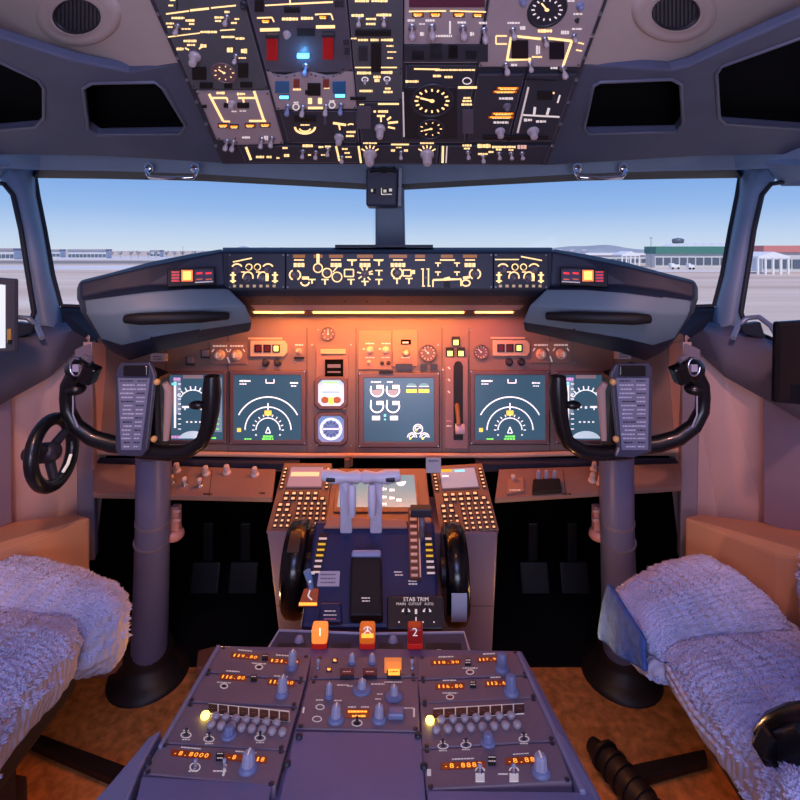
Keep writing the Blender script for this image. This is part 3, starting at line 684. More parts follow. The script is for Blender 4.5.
# ================================================================ main instrument panel
SB = Plane(P(400, 312, 1.335), P(500, 312, 1.335), P(400, 455, 1.27))
t = thing('main_instrument_panel', 'brown-grey main instrument panel board carrying the six screens', 'instrument panel', SB.hit(390, 450))
b = MB(); b.slab(SB, [(92, 456), (690, 456), (684, 335), (640, 312), (540, 306), (250, 306), (135, 312), (98, 335)], -.02, 0, BOARD); b.build('board', t, bevel=.003)
for x in (166, 228, 307, 356, 442, 469, 550, 614):
    b = MB(); b.line(SB, x, 328, x, 452, .7, mat('seam', (60, 46, 44), .7), .0006); b.build('seam', t)
b = MB(); b.tube([P(92, 452, 1.262), P(300, 455.5, 1.255), (P(500, 455.5, 1.255)), P(690, 450, 1.262)], .006, mat('lip_trim', (200, 160, 135), .4), 10); b.build('lower_lip', t)
for x, y in ((312, 345), (351, 345), (311, 446), (351, 446), (232, 371), (305, 371), (443, 370), (549, 371), (360, 333), (415, 333), (295, 362), (230, 348), (562, 342), (575, 362), (318, 330), (438, 345), (470, 330)):
    b = MB(); b.lathe(SB.hit(x, y), SB.n, [(.0028, 0), (.0028, .0012), (.0012, .002), (0, .002)], METAL, 8); b.build('screw', t)
WH = lambda b, S, a: [b.line(S, *q) for q in a]
def screen(x0, y0, x1, y1, label, draw, m=SCREEN, fr=5, cat='display screen'):
    u = thing('display_unit', label, cat, SB.hit((x0+x1)/2, y1), 'cockpit display units')
    b = MB(); k = SB.px(x0, y0)
    o4 = [(x0-fr, y1+fr), (x1+fr, y1+fr), (x1+fr, y0-fr), (x0-fr, y0-fr)]; i4 = [(x0, y1), (x1, y1), (x1, y0), (x0, y0)]
    H = .011
    for a_, c_, h_ in ((o4, o4, 0),): pass
    O = [SB.hit(*p, 0) for p in o4]; OT = [SB.hit(*p, H) for p in [(x0-fr+.8, y1+fr-.8), (x1+fr-.8, y1+fr-.8), (x1+fr-.8, y0-fr+.8), (x0-fr+.8, y0-fr+.8)]]; IT = [SB.hit(*p, H) for p in i4]; IB = [SB.hit(*p, .004) for p in i4]
    vs = O+OT+IT+IB
    b.add(vs, [[r*4+i, r*4+(i+1) % 4, (r+1)*4+(i+1) % 4, (r+1)*4+i] for r in range(3) for i in range(4)], MODW)
    bz = b.build('bezel', u, bevel=.0015)
    SS = Plane(SB.hit(x0, y0, .0045), SB.hit(x1, y0, .0045), SB.hit(x0, y1, .0045))
    b = MB(); b.face([SS.hit(*p) for p in i4], m); draw(b, SS); b.build('screen', u)
    for q in (x0-fr+1.6, x1+fr-1.6):
        for w_ in (y0-fr+1.6, y1+fr-1.6):
            b = MB(); b.lathe(SB.hit(q, w_, H), SB.n, [(.002, 0), (.002, .001), (0, .0012)], METAL, 8); b.build('screw', bz)
    return u
def nd(cx, side):
    def f(b, S):
        o = cx-268; y0 = 438
        A = lambda r, a0, a1, w: b.arc(S, cx, 430, r, r*1.0, a0, a1, w, WHT, .0006, 32)
        A(33, 27, 153, 1.3); A(23, 0, 180, 1.2); A(12, 0, 180, 1.1)
        b.ticks(S, cx, 430, 13.5, 16, 11, 1, WHT, 0, 180, h=.0006)
        b.line(S, cx, 403, cx, 410, 1.2, WHT, .0006); b.rect(S, cx, 413, 7, 5, .0004, .0006, mat('lit_ndyellow', (225, 205, 90), .5, emit=1))
        for a_, c_ in (((-2.5, 433), (0, 427)), ((0, 427), (2.5, 433)), ((2.5, 433), (-2.5, 433))): b.line(S, cx+a_[0], a_[1], cx+c_[0], c_[1], 1, WHT, .0007)
        b.leg(S, 248+o-3, 381, 11, 2, WHT, .0006); b.leg(S, 246+o-3, 384, 7, 1.2, WHT, .0006)
        for q in (-1, 1): b.line(S, cx+2+q*4, 379, cx+2+q*4, 383, 1, WHT, .0006)
        b.line(S, cx-2, 383, cx+6, 383, 1, WHT, .0006); b.leg(S, 294+o, 383, 8, 1.8, WHT, .0006); b.leg(S, 294+o, 386, 6, 1.2, WHT, .0006)
        b.rect(S, 239+o, 430, 4, 4, .0004, .0006, mat('lit_ndyellow', (225, 205, 90), .5, emit=1)); b.leg(S, 248+o, 439, 7, 1.4, GRNL, .0006)
        b.leg(S, cx, 436.5, 10, 2.2, GRNL, .0006); b.leg(S, cx, 439, 12, 1.6, GRNL, .0006)
        for q in (-12, 12): b.disc(S, cx+q, 435, .9, .9, WHT, .0006, 8)
        if side:
            pass
    return f
screen(234, 375, 301, 440, 'left navigation display with white range arcs, left of the two small standby dials', nd(268, 0), fr=5)
screen(475, 375, 545, 440, 'right navigation display with white range arcs, right of the gear lever panel', nd(510, 1), fr=5)
def pfd(x0, x1, fl):
    X = (lambda x: x0+(x-168)) if not fl else (lambda x: x0+(x-168))
    def f(b, S):
        cx = X(193)
        b.rect(S, cx, 376, 20, 5, .0002, .0006, SCRPK); b.rect(S, X(177), 396, 7, 36, .0002, .0004, mat('tape_grey', (80, 95, 110), .4, emit=.9, erg=(130, 140, 165)))
        b.leg(S, X(177), 379, 7, 3, MAGL, .0006)
        for k in range(10): b.line(S, X(178), 384+k*5, X(181), 384+k*5, 1, WHT, .0007); b.line(S, X(216), 384+k*5, X(219), 384+k*5, .9, GRNL if k > 6 else WHT, .0007)
        b.line(S, X(175), 382, X(175), 428, 2.2, WHT, .0006)
        b.rect(S, X(217.5), 405, 9, 54, .0002, .0004, mat('tape_grey', (80, 95, 110), .4, emit=.9, erg=(130, 140, 165)))
        b.arc(S, cx, 404, 14, 14, 30, 150, 1.0, WHT, .0006); b.ticks(S, cx, 404, 14, 18, 8, 1.2, WHT, 30, 150, h=.0006)
        b.line(S, cx-11, 407, cx-4, 407, 2, WHT, .0007); b.line(S, cx+4, 407, cx+11, 407, 2, WHT, .0007); b.rect(S, cx, 407.5, 2.2, 2.2, .0005, .0007, WHT)
        for k in (-1, 1): b.line(S, cx+k*8, 407, cx+k*8, 410, 1.2, WHT, .0007)
        for k in range(4): b.line(S, cx-7+k*4.4, 422, cx-5+k*4.4, 422, 1.5, WHT, .0007)
        b.disc(S, cx, 441, 15, 10, SCRW, .0006, 16, 15, 165); b.leg(S, X(212), 438, 8, 1.6, GRNL, .0006); b.leg(S, X(176), 437, 9, 3, MAGL, .0006)
        b.rect(S, X(174), 384, 5, 2.4, .0002, .0007, CYAL)
    return f
screen(168, 375, 223, 440, 'left flight display behind the left control wheel, with white attitude arc and speed tape', pfd(168, 223, 0), SCREEN, 4)
screen(559, 375, 612, 440, 'right flight display behind the right control wheel, with white attitude arc and speed tape', pfd(561, 612, 1), SCREEN, 4)
def eicas(b, S):
    for x, y in ((377, 390), (393, 390), (377, 406), (393, 406)):
        b.arc(S, x, y, 6.4, 6.4, 160, 370, 1.4, WHT, .0006); b.rect(S, x+3, y-3, 7, 4, .0004, .0007, WHT)
        if y < 400: b.disc(S, x, y, 5.2, 5.2, mat('dial_grey', (150, 160, 175), .5, emit=.6), .0004, 16, 180, 360)
        b.line(S, x-6, y-6 if y > 400 else y-4, x-6, y, 1.4, WHT, .0006)
    for x in (376, 394): b.rect(S, x, 418, 8, 4.4, .0004, .0007, WHT)
    b.rect(S, 385, 415.5, 2.4, 2.4, .0004, .0007, CYAL); b.rect(S, 385, 419.5, 2, 1.6, .0004, .0007, CYAL)
    b.leg(S, 376, 382, 10, 1.4, WHT, .0006); b.leg(S, 390, 382, 6, 1.4, WHT, .0006)
    for x in (411.5, 424):
        b.rect(S, x, 391, 10.5, 3.6, .0004, .0007, YEL if False else mat('lit_yellow', (235, 220, 90), .5, emit=1.0)); b.disc(S, x, 386, 4.6, 3, mat('dial_cyan', (90, 150, 165), .5, emit=.8), .0005, 12, 0, 180); b.line(S, x-5, 386.4, x+5, 386.4, .7, WHT, .0007)
    for x, y in ((418, 429), (412, 437.5), (424.5, 437.5)):
        b.arc(S, x, y, 4.6, 4.6, 0, 360 if y < 435 else 180, 1.0, WHT, .0006); b.line(S, x-2, y+1, x+2.6, y-2, 1.0, WHT, .0007); b.arc(S, x, y, 3, 3, 0, 180, .8, WHT, .0006)
        b.disc(S, x-1.8, y+1, 1.3, 1.3, mat('lit_yellow', (235, 220, 90), .5), .0007, 8)
screen(364, 378, 434, 442, 'central engine display with four white dials, under the small light-brown selector panel', eicas, SCREEN, 6)
# standby dials
for yc, lab, kind in ((393, 'upper square standby dial with a pale sky face, left of engine display', 0), (429, 'lower square standby dial with a white compass card, left of the engine display', 1)):
    u = thing('standby_instrument', lab, 'flight instrument', SB.hit(331, yc+16)); b = MB()
    k = 17; cut = 5
    oc = [(331+a, yc+c) for a, c in ((-k+cut, k), (k-cut, k), (k, k-cut), (k, -k+cut), (k-cut, -k), (-k+cut, -k), (-k, -k+cut), (-k, k-cut))]
    ic = [(331+(a-331)*.76, yc+(c-yc)*.76) for a, c in oc]
    rows = [[SB.hit(*p, 0) for p in oc], [SB.hit(*p, .012) for p in [(331+(a-331)*.95, yc+(c-yc)*.95) for a, c in oc]], [SB.hit(*p, .012) for p in ic], [SB.hit(*p, .004) for p in ic]]
    b.add(sum(rows, []), [[r*8+i, r*8+(i+1) % 8, (r+1)*8+(i+1) % 8, (r+1)*8+i] for r in range(3) for i in range(8)], MODW); b.build('bezel', u, bevel=.001)
    SS = Plane(SB.hit(320, 380, .005), SB.hit(340, 380, .005), SB.hit(320, 400, .005)); b = MB(); b.face([SS.hit(*p) for p in ic], SCRW if not kind else mat('dial_blue_white', (130, 150, 180), .4, emit=.6, erg=(120, 150, 215)))
    if not kind:
        b.rect(SS, 331, 382.5, 14, 2, .0002, .0005, GRY); b.rect(SS, 331, 392, 16, 1.2, .0002, .0005, SCRHZ)
        for x in (325, 337): b.disc(SS, x, 400, 4, 3.4, mat('dial_brown', (160, 100, 60), .5, emit=.3), .0005, 12)
        b.rect(SS, 331, 401, 5, 7, .0002, .0006, mat('lit_yellow', (235, 220, 90), .5)); b.ticks(SS, 331, 392, 7, 9.5, 9, .7, SCRHZ, 0, 180, h=.0006)
    else:
        b.arc(SS, 331, 429, 10, 10, 0, 360, 2.4, WHT, .0006); b.disc(SS, 331, 429, 7.4, 7.4, mat('dial_mid_blue', (95, 125, 180), .4, emit=.5), .0004, 20); b.ticks(SS, 331, 429, 5, 9, 12, .9, mat('dial_ink', (60, 80, 130), .5), h=.0007); b.line(SS, 323, 429, 339, 429, 1.2, WHT, .0008)
    b.build('face', u)
    knob(u, SB, 317.5 if kind else 345, yc+15.5, 2.0, 10, KNOBM)
# upper strip of the panel
def small(name, label, cat, x, y, grp=None): return thing(name, label, cat, SB.hit(x, y), grp)
u = small('clock', 'small round dark dial at the top left of the centre panel, under the flood lamp', 'dial', 328, 334)
gauge(u, SB, 328, 334, 6, 6, BLACKM, MODW, CREAM, 8, CREAM, 'dial', 90, 3)
for x, y, r, lab in ((428, 353, 7.6, 'round black pointer gauge right of the light-brown selector panel'), (481, 352, 6.6, 'round black pointer gauge left of the right annunciator box')):
    u = small('pressure_gauge', lab, 'gauge', x, y); gauge(u, SB, x, y, r, r, BLACKM, MODW, CREAM, 12, CREAM, 'dial', 135, 3)
def annbox(x, y, lab, lit):
    u = small('annunciator_box', lab, 'annunciator', x, y, 'autoflight annunciator boxes'); b = MB()
    b.slab(SB, [(x-18, y+8), (x+16, y+8), (x+19, y+4), (x+19, y-4), (x+16, y-8), (x-18, y-8)], 0, .01, mat('box_cream', (206, 176, 146), .5)); hs = b.build('housing', u, bevel=.002)
    S2 = Plane(SB.hit(x, y, .0102), SB.hit(x+5, y, .0102), SB.hit(x, y+5, .0102))
    for k in range(3):
        b = MB(); b.rect(S2, x-10+k*9, y, 7.4, 8, 0, .003, SCRK); b.rect(S2, x-10+k*9, y, 4.6, 5.4, 0, .0035, GRY if k == lit else DRED); b.build('annunciator_light', hs)
    b = MB(); b.slab(SB, [(x-20, y-9), (x+14, y-9), (x+14, y-11), (x-20, y-11)], 0, .004, mat('box_cream', (206, 176, 146), .5)); b.build('hood', u)
    for k in (0, 1): knob(u, SB, x-2+k*12 if lit else x+2+k*11, y+14, 4, 6, KNOBD, skirt=1.0)
annbox(268, 348.5, 'cream annunciator box with three square windows over the left navigation display', 2)
annbox(511, 348, 'cream annunciator box with three square windows over the right navigation display', 2)
for x, y, c_, lab in ((220, 353, 0, 'pair of light selector knobs left of the left cream annunciator box'), (541, 352, 1, 'pair of light selector knobs right of the right cream annunciator box')):
    u = small('selector_panel', lab, 'control panel', x+8, y, 'outboard selector panels'); dx = 17 if not c_ else 20
    b = MB(); b.rect(SB, x+dx/2, y, dx+20, 22, 0, .004, BOARD2); b.build('plate', u, bevel=.001)
    S2 = Plane(SB.hit(x, y, .004), SB.hit(x+5, y, .004), SB.hit(x, y+5, .004))
    for k in (0, 1):
        knob(u, S2, x+k*dx, y+2, 5.4, 9, mat('knob_cream', (212, 190, 176), .45), pointer=CREAM)
    b = MB()
    for k in (0, 1):
        b.leg(S2, x+k*dx, y-7, 14, 2, CREAM); 
        for q in (-1, 1): b.line(S2, x+k*dx+q*6, y-4, x+k*dx+q*8, y-1, 1.2, CREAM)
    b.line(S2, x+dx/2-1, y+4, x+dx/2+1, y+10, 1.6, CREAM); b.build('legend', u)
for x, y, lab in ((190, 360, 'lower of two small grey switch caps above the left flight display'), (205, 353, 'upper of two small grey switch caps above the left flight display')):
    u = small('switch_cap', lab, 'switch', x, y, 'grey switch caps'); b = MB(); b.rect(SB, x, y, 7, 7, 0, .012, KNOBM); b.build('cap', u, bevel=.002); b = MB(); b.rect(SB, x, y+1, 9, 9, 0, .004, KNOBD); b.build('base', u)
for x, y, lab in ((157.5, 357.5, 'small pale grey label plate above the left control wheel clipboard'), (624, 355, 'small pale grey label plate above the right control wheel clipboard')):
    u = small('label_plate', lab, 'label', x, y); b = MB(); b.rect(SB, x, y, 14, 8, 0, .02, LABW); S2 = Plane(SB.hit(x, y, .0202), SB.hit(x+5, y, .0202), SB.hit(x, y+5, .0202)); b.leg(S2, x, y-1, 9, 1.4, KNOBM, .0004); b.leg(S2, x, y+1.5, 9, 1.2, KNOBM, .0004); b.build('plate', u)
# left-centre bits: standby selector strip, dark display
u = small('standby_selector', 'narrow light-brown strip above the small dark square display, left of centre', 'control panel', 333, 352)
b = MB(); b.rect(SB, 332, 362, 32, 34, 0, .003, BOARD2); b.build('plate', u, bevel=.001)
b = MB(); b.rect(SB, 333, 351.5, 25, 5, .003, .008, mat('strip_tan', (206, 168, 130), .5)); b.build('cover', u, bevel=.001)
b = MB(); b.rect(SB, 334, 368, 18, 17, .003, .009, BLACKM); S2 = Plane(SB.hit(0, 368, .0092), SB.hit(5, 368, .0092), SB.hit(0, 380, .0092)); b.rect(S2, 334, 366, 13, 3.5, 0, .0003, KNOBM); b.rect(S2, 334, 372, 13, 1.6, 0, .0003, KNOBM); b.build('digital_display', u)
u = small('small_selector', 'small lone selector between the left annunciator box and the standby strip', 'switch', 299, 350)
b = MB(); b.rect(SB, 299, 350, 11, 14, 0, .003, BOARD2); b.leg(SB, 299, 345, 8, 1.5, CREAM, .0034); b.build('plate', u); knob(u, SB, 299, 351, 3, 10, mat('knob_cream', (212, 190, 176), .45)); b = MB(); b.rect(SB, 299, 358, 10, 2.5, .003, .006, BLACK); b.build('shroud', u)
# centre selector panel
u = small('engine_selector_panel', 'light-brown panel with two small knobs above the central engine display', 'control panel', 388, 350)
TAN = mat('plate_tan', (160, 122, 98), .5, var=(14, .05))
b = MB(); b.rect(SB, 375, 350, 33, 39, 0, .004, TAN); b.rect(SB, 405, 348, 25, 37, 0, .004, TAN); b.build('plate', u, bevel=.001)
S2 = Plane(SB.hit(0, 350, .004), SB.hit(5, 350, .004), SB.hit(0, 360, .004)); KC = mat('knob_cream', (212, 190, 176), .45)
knob(u, S2, 370, 350, 3.8, 8, KC); knob(u, S2, 386, 350, 3.8, 8, KC); knob(u, S2, 369, 362, 2.2, 5, KC)
for x in (382, 388.5): knob(u, S2, x, 363, 2.2, 3, KNOBD)
toggle(u, S2, 406, 353, 9, 6, KC)
b = MB(); b.rect(S2, 406, 342, 10, 5, 0, .002, BLACKM); b.leg(S2, 406, 342.5, 7, 2, CREAM, .0022)
for x in (370, 386): b.leg(S2, x, 343.5, 9, 1.4, CREAM); b.leg(S2, x-6, 349, 2.5, 1.4, CREAM)
for x in (370, 386, 406): b.leg(S2, x, 357.5, 9, 1.2, CREAM)
b.build('legend', u)
b = MB(); b.rect(SB, 404, 367, 17, 6, 0, .012, KNOBD); b.rect(SB, 386, 372.5, 14, 2.5, 0, .014, BLACK); b.build('guard', u)
for x in (424, 434): button(u, SB, x, 367, 7, 6, KNOBD, 3)
# gear lever panel
u = small('landing_gear_panel', 'tall narrow landing gear lever panel with green lights, between engine and right navigation displays', 'control panel', 455, 400)
b = MB(); b.slab(SB, [(445, 449), (468, 449), (468, 357), (445, 357)], 0, .005, mat('gear_plate', (140, 112, 112), .5)); b.build('plate', u, bevel=.0015)
S2 = Plane(SB.hit(0, 400, .005), SB.hit(5, 400, .005), SB.hit(0, 420, .005))
b = MB(); b.slab(S2, [(453.5, 440), (463, 440), (463, 366), (461, 362), (458, 361), (455.5, 362), (453.5, 366)], 0, .0012, BLACK); b.build('slot', u)
b = MB(); b.tube([S2.hit(458, 418, .0), S2.hit(457, 405, .02), S2.hit(459, 425, .04)], [.005, .006, .006], mat('lever_tan', (120, 96, 84), .5), 8); b.build('lever_arm', u)
b = MB(); b.lathe(S2.hit(460, 429, .03), S2.u, [(.006, -.012), (.0125, -.011), (.0125, .011), (.006, .012)], mat('gear_wheel_knob', (226, 196, 200), .45), 18); b.build('lever_knob', u)
for x, y in ((456, 341), (450, 352), (461, 352)):
    b = MB(); b.rect(SB, x, y, 8, 9, 0, .008, BLACK); b.rect(SB, x, y+1.5, 5, 5, 0, .0095, GRY); b.build('gear_light', u)
b = MB()
for y in (368, 380, 392): b.line(S2, 448, y-1, 450, y+1, 1.5, CREAM)
b.leg(S2, 449, 421, 5, 1.5, mat('pink_legend', (220, 140, 160), .5)); b.leg(S2, 449, 426, 5, 1.5, CREAM); b.build('legend', u)

# ================================================================ lower panels either side
FR = mat('lower_gap', (38, 34, 48), .6)
SLo = Plane(P(180, 468, 1.24), P(300, 468, 1.24), P(180, 497, 1.14))
for side in (0, 1):
    M = MD if side else (lambda p: p); X = lambda x: 775-x if side else x
    u = thing('lower_instrument_panel', 'long sloping lower panel %s of the centre pedestal under the main screens' % ('left' if not side else 'right'), 'instrument panel', SLo.hit(X(180), 480), 'lower instrument panels')
    b = MB()
    b.slab(SLo, M([(93, 494) if not side else (93, 487), (272, 498) if not side else (280, 499), (276, 469), (93, 463)]), -.012, 0, BOARD2); b.build('panel', u, bevel=.002)
    b = MB(); b.face([P(*q) for q in M([(93, 458, 1.275), (300, 458, 1.275), (300, 472, 1.25), (93, 466, 1.25)])], FR); b.build('riser', u)
    b = MB(); b.line(SLo, X(212), 470, X(209), 496, .7, mat('seam', (60, 46, 44), .7), .0006); b.build('seam', u); b = MB(); b.leg(SLo, X(208), 494, 9, 1.4, BLACK, .0008); b.leg(SLo, X(262), 493, 6, 1.4, BLACK, .0008); b.build('legend', u)
    if not side:
        for x, y in ((177, 471), (206, 474), (227, 473), (255, 475)): knob(u, SLo, x, y, 4.2, 9, KC)
        for x, y in ((185, 485), (200, 486), (172, 483)): toggle(u, SLo, x, y, 8, 5, KC)
    else:
        b = MB(); b.slab(SLo, [(532, 491), (562, 489), (560, 478), (533, 479)], 0, .012, BLACK); b.build('rheostat_block', u, bevel=.002)
        for x in (538, 546, 554): knob(u, SLo, x, 481, 3, 12, KNOBD, top=KNOBL)
        b = MB(); b.slab(SLo, [(507, 493), (524, 491), (523, 477), (508, 479)], 0, .006, TAN); b.leg(SLo, 515, 490, 11, 1.3, CREAM, .0064); b.build('small_panel', u); toggle(u, SLo, 513, 482, 7, 5, KC)
        for x, y in ((594, 470), (592, 481), (600, 484)): knob(u, SLo, x, y, 4, 9, KC)
for x, lab in ((177, 0), (596, 1)):   # fitting behind the column at mid height
    u = thing('pedal_adjust_crank', 'small pinkish crank fitting behind the %s control column' % ('left' if not lab else 'right'), 'fitting', P(x, 520, 1.2), 'crank fittings')
    b = MB(); q = P(x-3 if not lab else x+3, 538, 1.19); b.lathe(q, (0, 0, 1), [(.02, 0), (.024, .006), (.022, .018), (.015, .022)], mat('fitting_pink', (190, 130, 120), .4), 16); b.build('hub', u)
    b = MB(); b.box(P(x-1 if not lab else x+1, 520, 1.19), .02, .02, .07, mat('fitting_pink', (190, 130, 120), .4)); b.build('bracket', u, bevel=.003)
    for k in range(2):
        b = MB(); b.box(P(x if not lab else x, 511+k*9, 1.178), .016, .004, .006, mat('fitting_mark', (200, 160, 150), .5)); b.build('marking', u)
# ================================================================ overhead panel
SO = Plane(P(400, 160, .95), P(500, 160, .95), P(400, 0, .681))
def YO(y): return SO.hit(400, y).y
def ux(u, y): return 400+u*F/YO(y)
t = thing('overhead_panel_frame', 'dark sloping overhead panel frame in the ceiling centre holding the switch modules', 'panel frame', SO.hit(390, 90))
b = MB(); q = [(ux(-.342, 164.5), 164.5), (ux(.284, 165.5), 165.5), (ux(.284, -75), -75), (ux(-.342, -75), -75)]
b.slab(SO, q, -.05, -.006, mat('overhead_frame', (48, 48, 60), .55), mat('overhead_edge', (120, 96, 84), .5)); b.build('frame', t, bevel=.003)
for k in range(9):
    for u_ in (-.338, .280):
        b = MB(); y = -30+k*22; b.lathe(SO.hit(ux(u_, y), y, -.004), SO.n, [(.003, -.002), (.003, .001), (0, .0015)], METAL, 8); b.build('fastener', t)
S1 = Plane(SO.hit(400, 160, .001), SO.hit(500, 160, .001), SO.hit(400, 0, .001))
def module(label, u0, u1, y0, y1, m, els, quad=None):
    g = thing('overhead_module', label, 'switch panel', SO.hit((ux(u0, y0)+ux(u1, y1))/2, (y0+y1)/2), 'overhead switch modules')
    b = MB(); q = quad or [(ux(u0, y1), y1), (ux(u1, y1), y1), (ux(u1, y0), y0), (ux(u0, y0), y0)]
    b.slab(SO, q, -.005, .001, m)
    for p in q:
        c = V((sum(a[0] for a in q)/len(q), sum(a[1] for a in q)/len(q))); d = V((p[0], p[1])); d = d+(c-d).normalized()*2.6
        b.disc(S1, d.x, d.y, 1, .8, BLACK, .0004, 8)
    for i in range(len(q)):
        a_, c_ = V(q[i]), V(q[(i+1) % len(q)]); m_ = V((sum(p[0] for p in q)/len(q), sum(p[1] for p in q)/len(q)))
        a_ = a_+(m_-a_).normalized()*1.2; c_ = c_+(m_-c_).normalized()*1.2; b.line(S1, a_.x, a_.y, c_.x, c_.y, .35, KNOBM, .0003)
    b.build('face_plate', g, bevel=.0008)
    lg = MB()
    for e in els:
        k = e[0]
        if k == 'ln': lg.line(S1, *e[1:5], e[5] if len(e) > 5 else 1.5, e[6] if len(e) > 6 else AMBL, .0007)
        elif k == 'tx': lg.leg(S1, e[1], e[2], e[3], e[4] if len(e) > 4 else 2.0, e[5] if len(e) > 5 else AMBL, .0007)
        elif k == 'fan':
            for a in (35, 65, 90, 115, 145): 
                t_ = math.radians(a); lg.line(S1, e[1]+e[3]*.8*math.cos(t_), e[2]-e[3]*.7*math.sin(t_), e[1]+e[3]*1.3*math.cos(t_), e[2]-e[3]*1.1*math.sin(t_), 1.4, AMBL, .0007)
            lg.leg(S1, e[1], e[2]-e[3]*1.35, e[3]*1.7, 1.7, AMBL, .0007)
        elif k == 'bk': dk = MB(); dk.rect(S1, *e[1:5], 0, .0012 if e[3] > 40 and e[4] > 20 else .003, e[5] if len(e) > 5 else BLACK); dk.build('dark_window' if e[3] < 40 else 'recess_plate', g, bevel=.0006)
        elif k == 'ring': lg.arc(S1, e[1], e[2], e[3], e[3]*.75, 0, 360, 1.2, WHL, .0007)
        elif k == 'sw': toggle(g, S1, e[1], e[2], e[3] if len(e) > 3 else 11, e[4] if len(e) > 4 else 4.2, e[5] if len(e) > 5 else PADDLE)
        elif k == 'kn': knob(g, S1, e[1], e[2], e[3], e[4] if len(e) > 4 else 10, e[5] if len(e) > 5 else PADDLE)
        elif k == 'ga': gauge(g, S1, e[1], e[2], e[3], e[4], SCRK, e[5] if len(e) > 5 else KNOBD, e[6] if len(e) > 6 else AMBL, e[7] if len(e) > 7 else 12, AMBL, 'gauge', e[8] if len(e) > 8 else 140)
        elif k == 'an': annun(g, S1, *e[1:5], e[5] if len(e) > 5 else ORG)
        elif k == 'cover':   # guarded switch cover
            c = MB(); x, y, w, h, mm = e[1:6]; kk = S1.px(x, y)
            c.rect(S1, x, y, w, h, 0, 3.5*kk, mm); c.rect(S1, x, y-h/2+2, w+2.5, 4, 0, 5*kk, KNOBD); c.build('switch_guard', g, bevel=.0012)
        elif k == 'arc': lg.arc(S1, e[1], e[2], e[3], e[4], e[5], e[6], e[7], e[8] if len(e) > 8 else AMBL, .0007)
    if lg.f: lg.build('backlit_legend', g)
    return g
module('grey-green module at the top left of the overhead, above the pale fuel module', -.335, -.213, -30, 89, PLATEG, [
    ('ln', 166, 14, 189, 11), ('ln', 190, 10.5, 209, 8.5, 2.2), ('ln', 211, 8, 236, 5.5), ('ln', 168, 37, 200, 33, 1.2), ('tx', 209, 32, 17, 2.4), ('ln', 220, 30.5, 235, 29.5, 1.2),
    ('tx', 178, 18, 13, 2.4), ('tx', 190, 20.5, 9, 2.4), ('tx', 170, 23.5, 8), ('tx', 170, 27, 5), ('tx', 192, 24, 6), ('tx', 186, 29, 9, 1.6), ('sw', 178, 26, 13, 5), ('sw', 227, 17, 13, 5), ('tx', 219, 17.5, 9, 2.4), ('tx', 218, 21, 6), ('tx', 237, 19, 5), ('tx', 234, 23, 6), ('tx', 227, 12, 5, 2.4),
    ('kn', 195, 56, 6, 14), ('tx', 190, 41, 13, 2.6), ('tx', 180, 49, 7, 3), ('tx', 204, 46, 7, 4), ('tx', 191, 45, 8), ('ln', 185, 48, 189, 50), ('ln', 199, 49, 202, 46), ('tx', 228, 37, 13, 2.4), ('tx', 240, 38.5, 9, 2.4), ('sw', 236, 56, 11, 4.6), ('tx', 230, 50, 6, 5), ('tx', 244, 51, 6, 5), ('tx', 242, 58, 8, 1.6),
    ('ga', 224, 73, 11, 8, MODW, AMBL, 9), ('bk', 199, 74, 14, 12), ('bk', 243, 71, 10, 14), ('bk', 206, 86, 13, 5), ('bk', 228, 86, 8, 5), ('bk', 246, 85.5, 12, 5), ('tx', 173, 0, 6), ('tx', 171, 5.5, 5), ('ln', 177, 0, 177, 10, 1, BLACK), ('kn', 244, 4, 4, 8, KNOBD), ('sw', 226, -12, 12, 5), ('kn', 190, -12, 6)])
module('pale pinkish fuel module with yellow flow lines, lower left of the overhead', -.332, -.213, 92, 142, PLATEL, [
    ('ln', 209, 94, 223, 121, 2.4), ('ln', 212, 98, 227, 98, 2), ('ln', 227, 98, 228, 104, 1.6), ('ln', 238, 98, 255, 98, 2), ('ln', 243, 98, 244, 104, 1.8), ('ln', 254, 91, 264, 121, 2.4), ('ln', 249, 121, 266, 121, 2), ('ln', 223, 121.5, 230, 121.5, 1.6),
    ('an', 223, 126, 9, 2.6), ('an', 234, 127, 8, 2.6), ('an', 250, 126, 9, 2.6), ('an', 265, 125.5, 9, 2.6), ('bk', 226, 106, 5, 4), ('bk', 243, 106, 12, 5), ('bk', 204, 107, 5, 2.5), ('kn', 232, 103, 4, 8), ('tx', 221, 93, 9, 2.6), ('tx', 241, 94, 8, 2.6), ('tx', 234, 111.5, 5, 1.6, WHL), ('tx', 243, 111, 7, 1.4, WHL), ('tx', 246, 137.5, 8, 2.4, WHL),
    ('sw', 227, 141, 12, 5), ('sw', 233.5, 142, 12, 5), ('sw', 262, 139, 12, 5), ('sw', 272, 138, 12, 5), ('tx', 266, 138, 4, 5, WHL)],
    [(ux(-.332, 140), 140), (ux(-.30, 141), 141), (ux(-.30, 145), 145), (ux(-.213, 144), 144), (ux(-.213, 92), 92), (ux(-.332, 92), 92)])
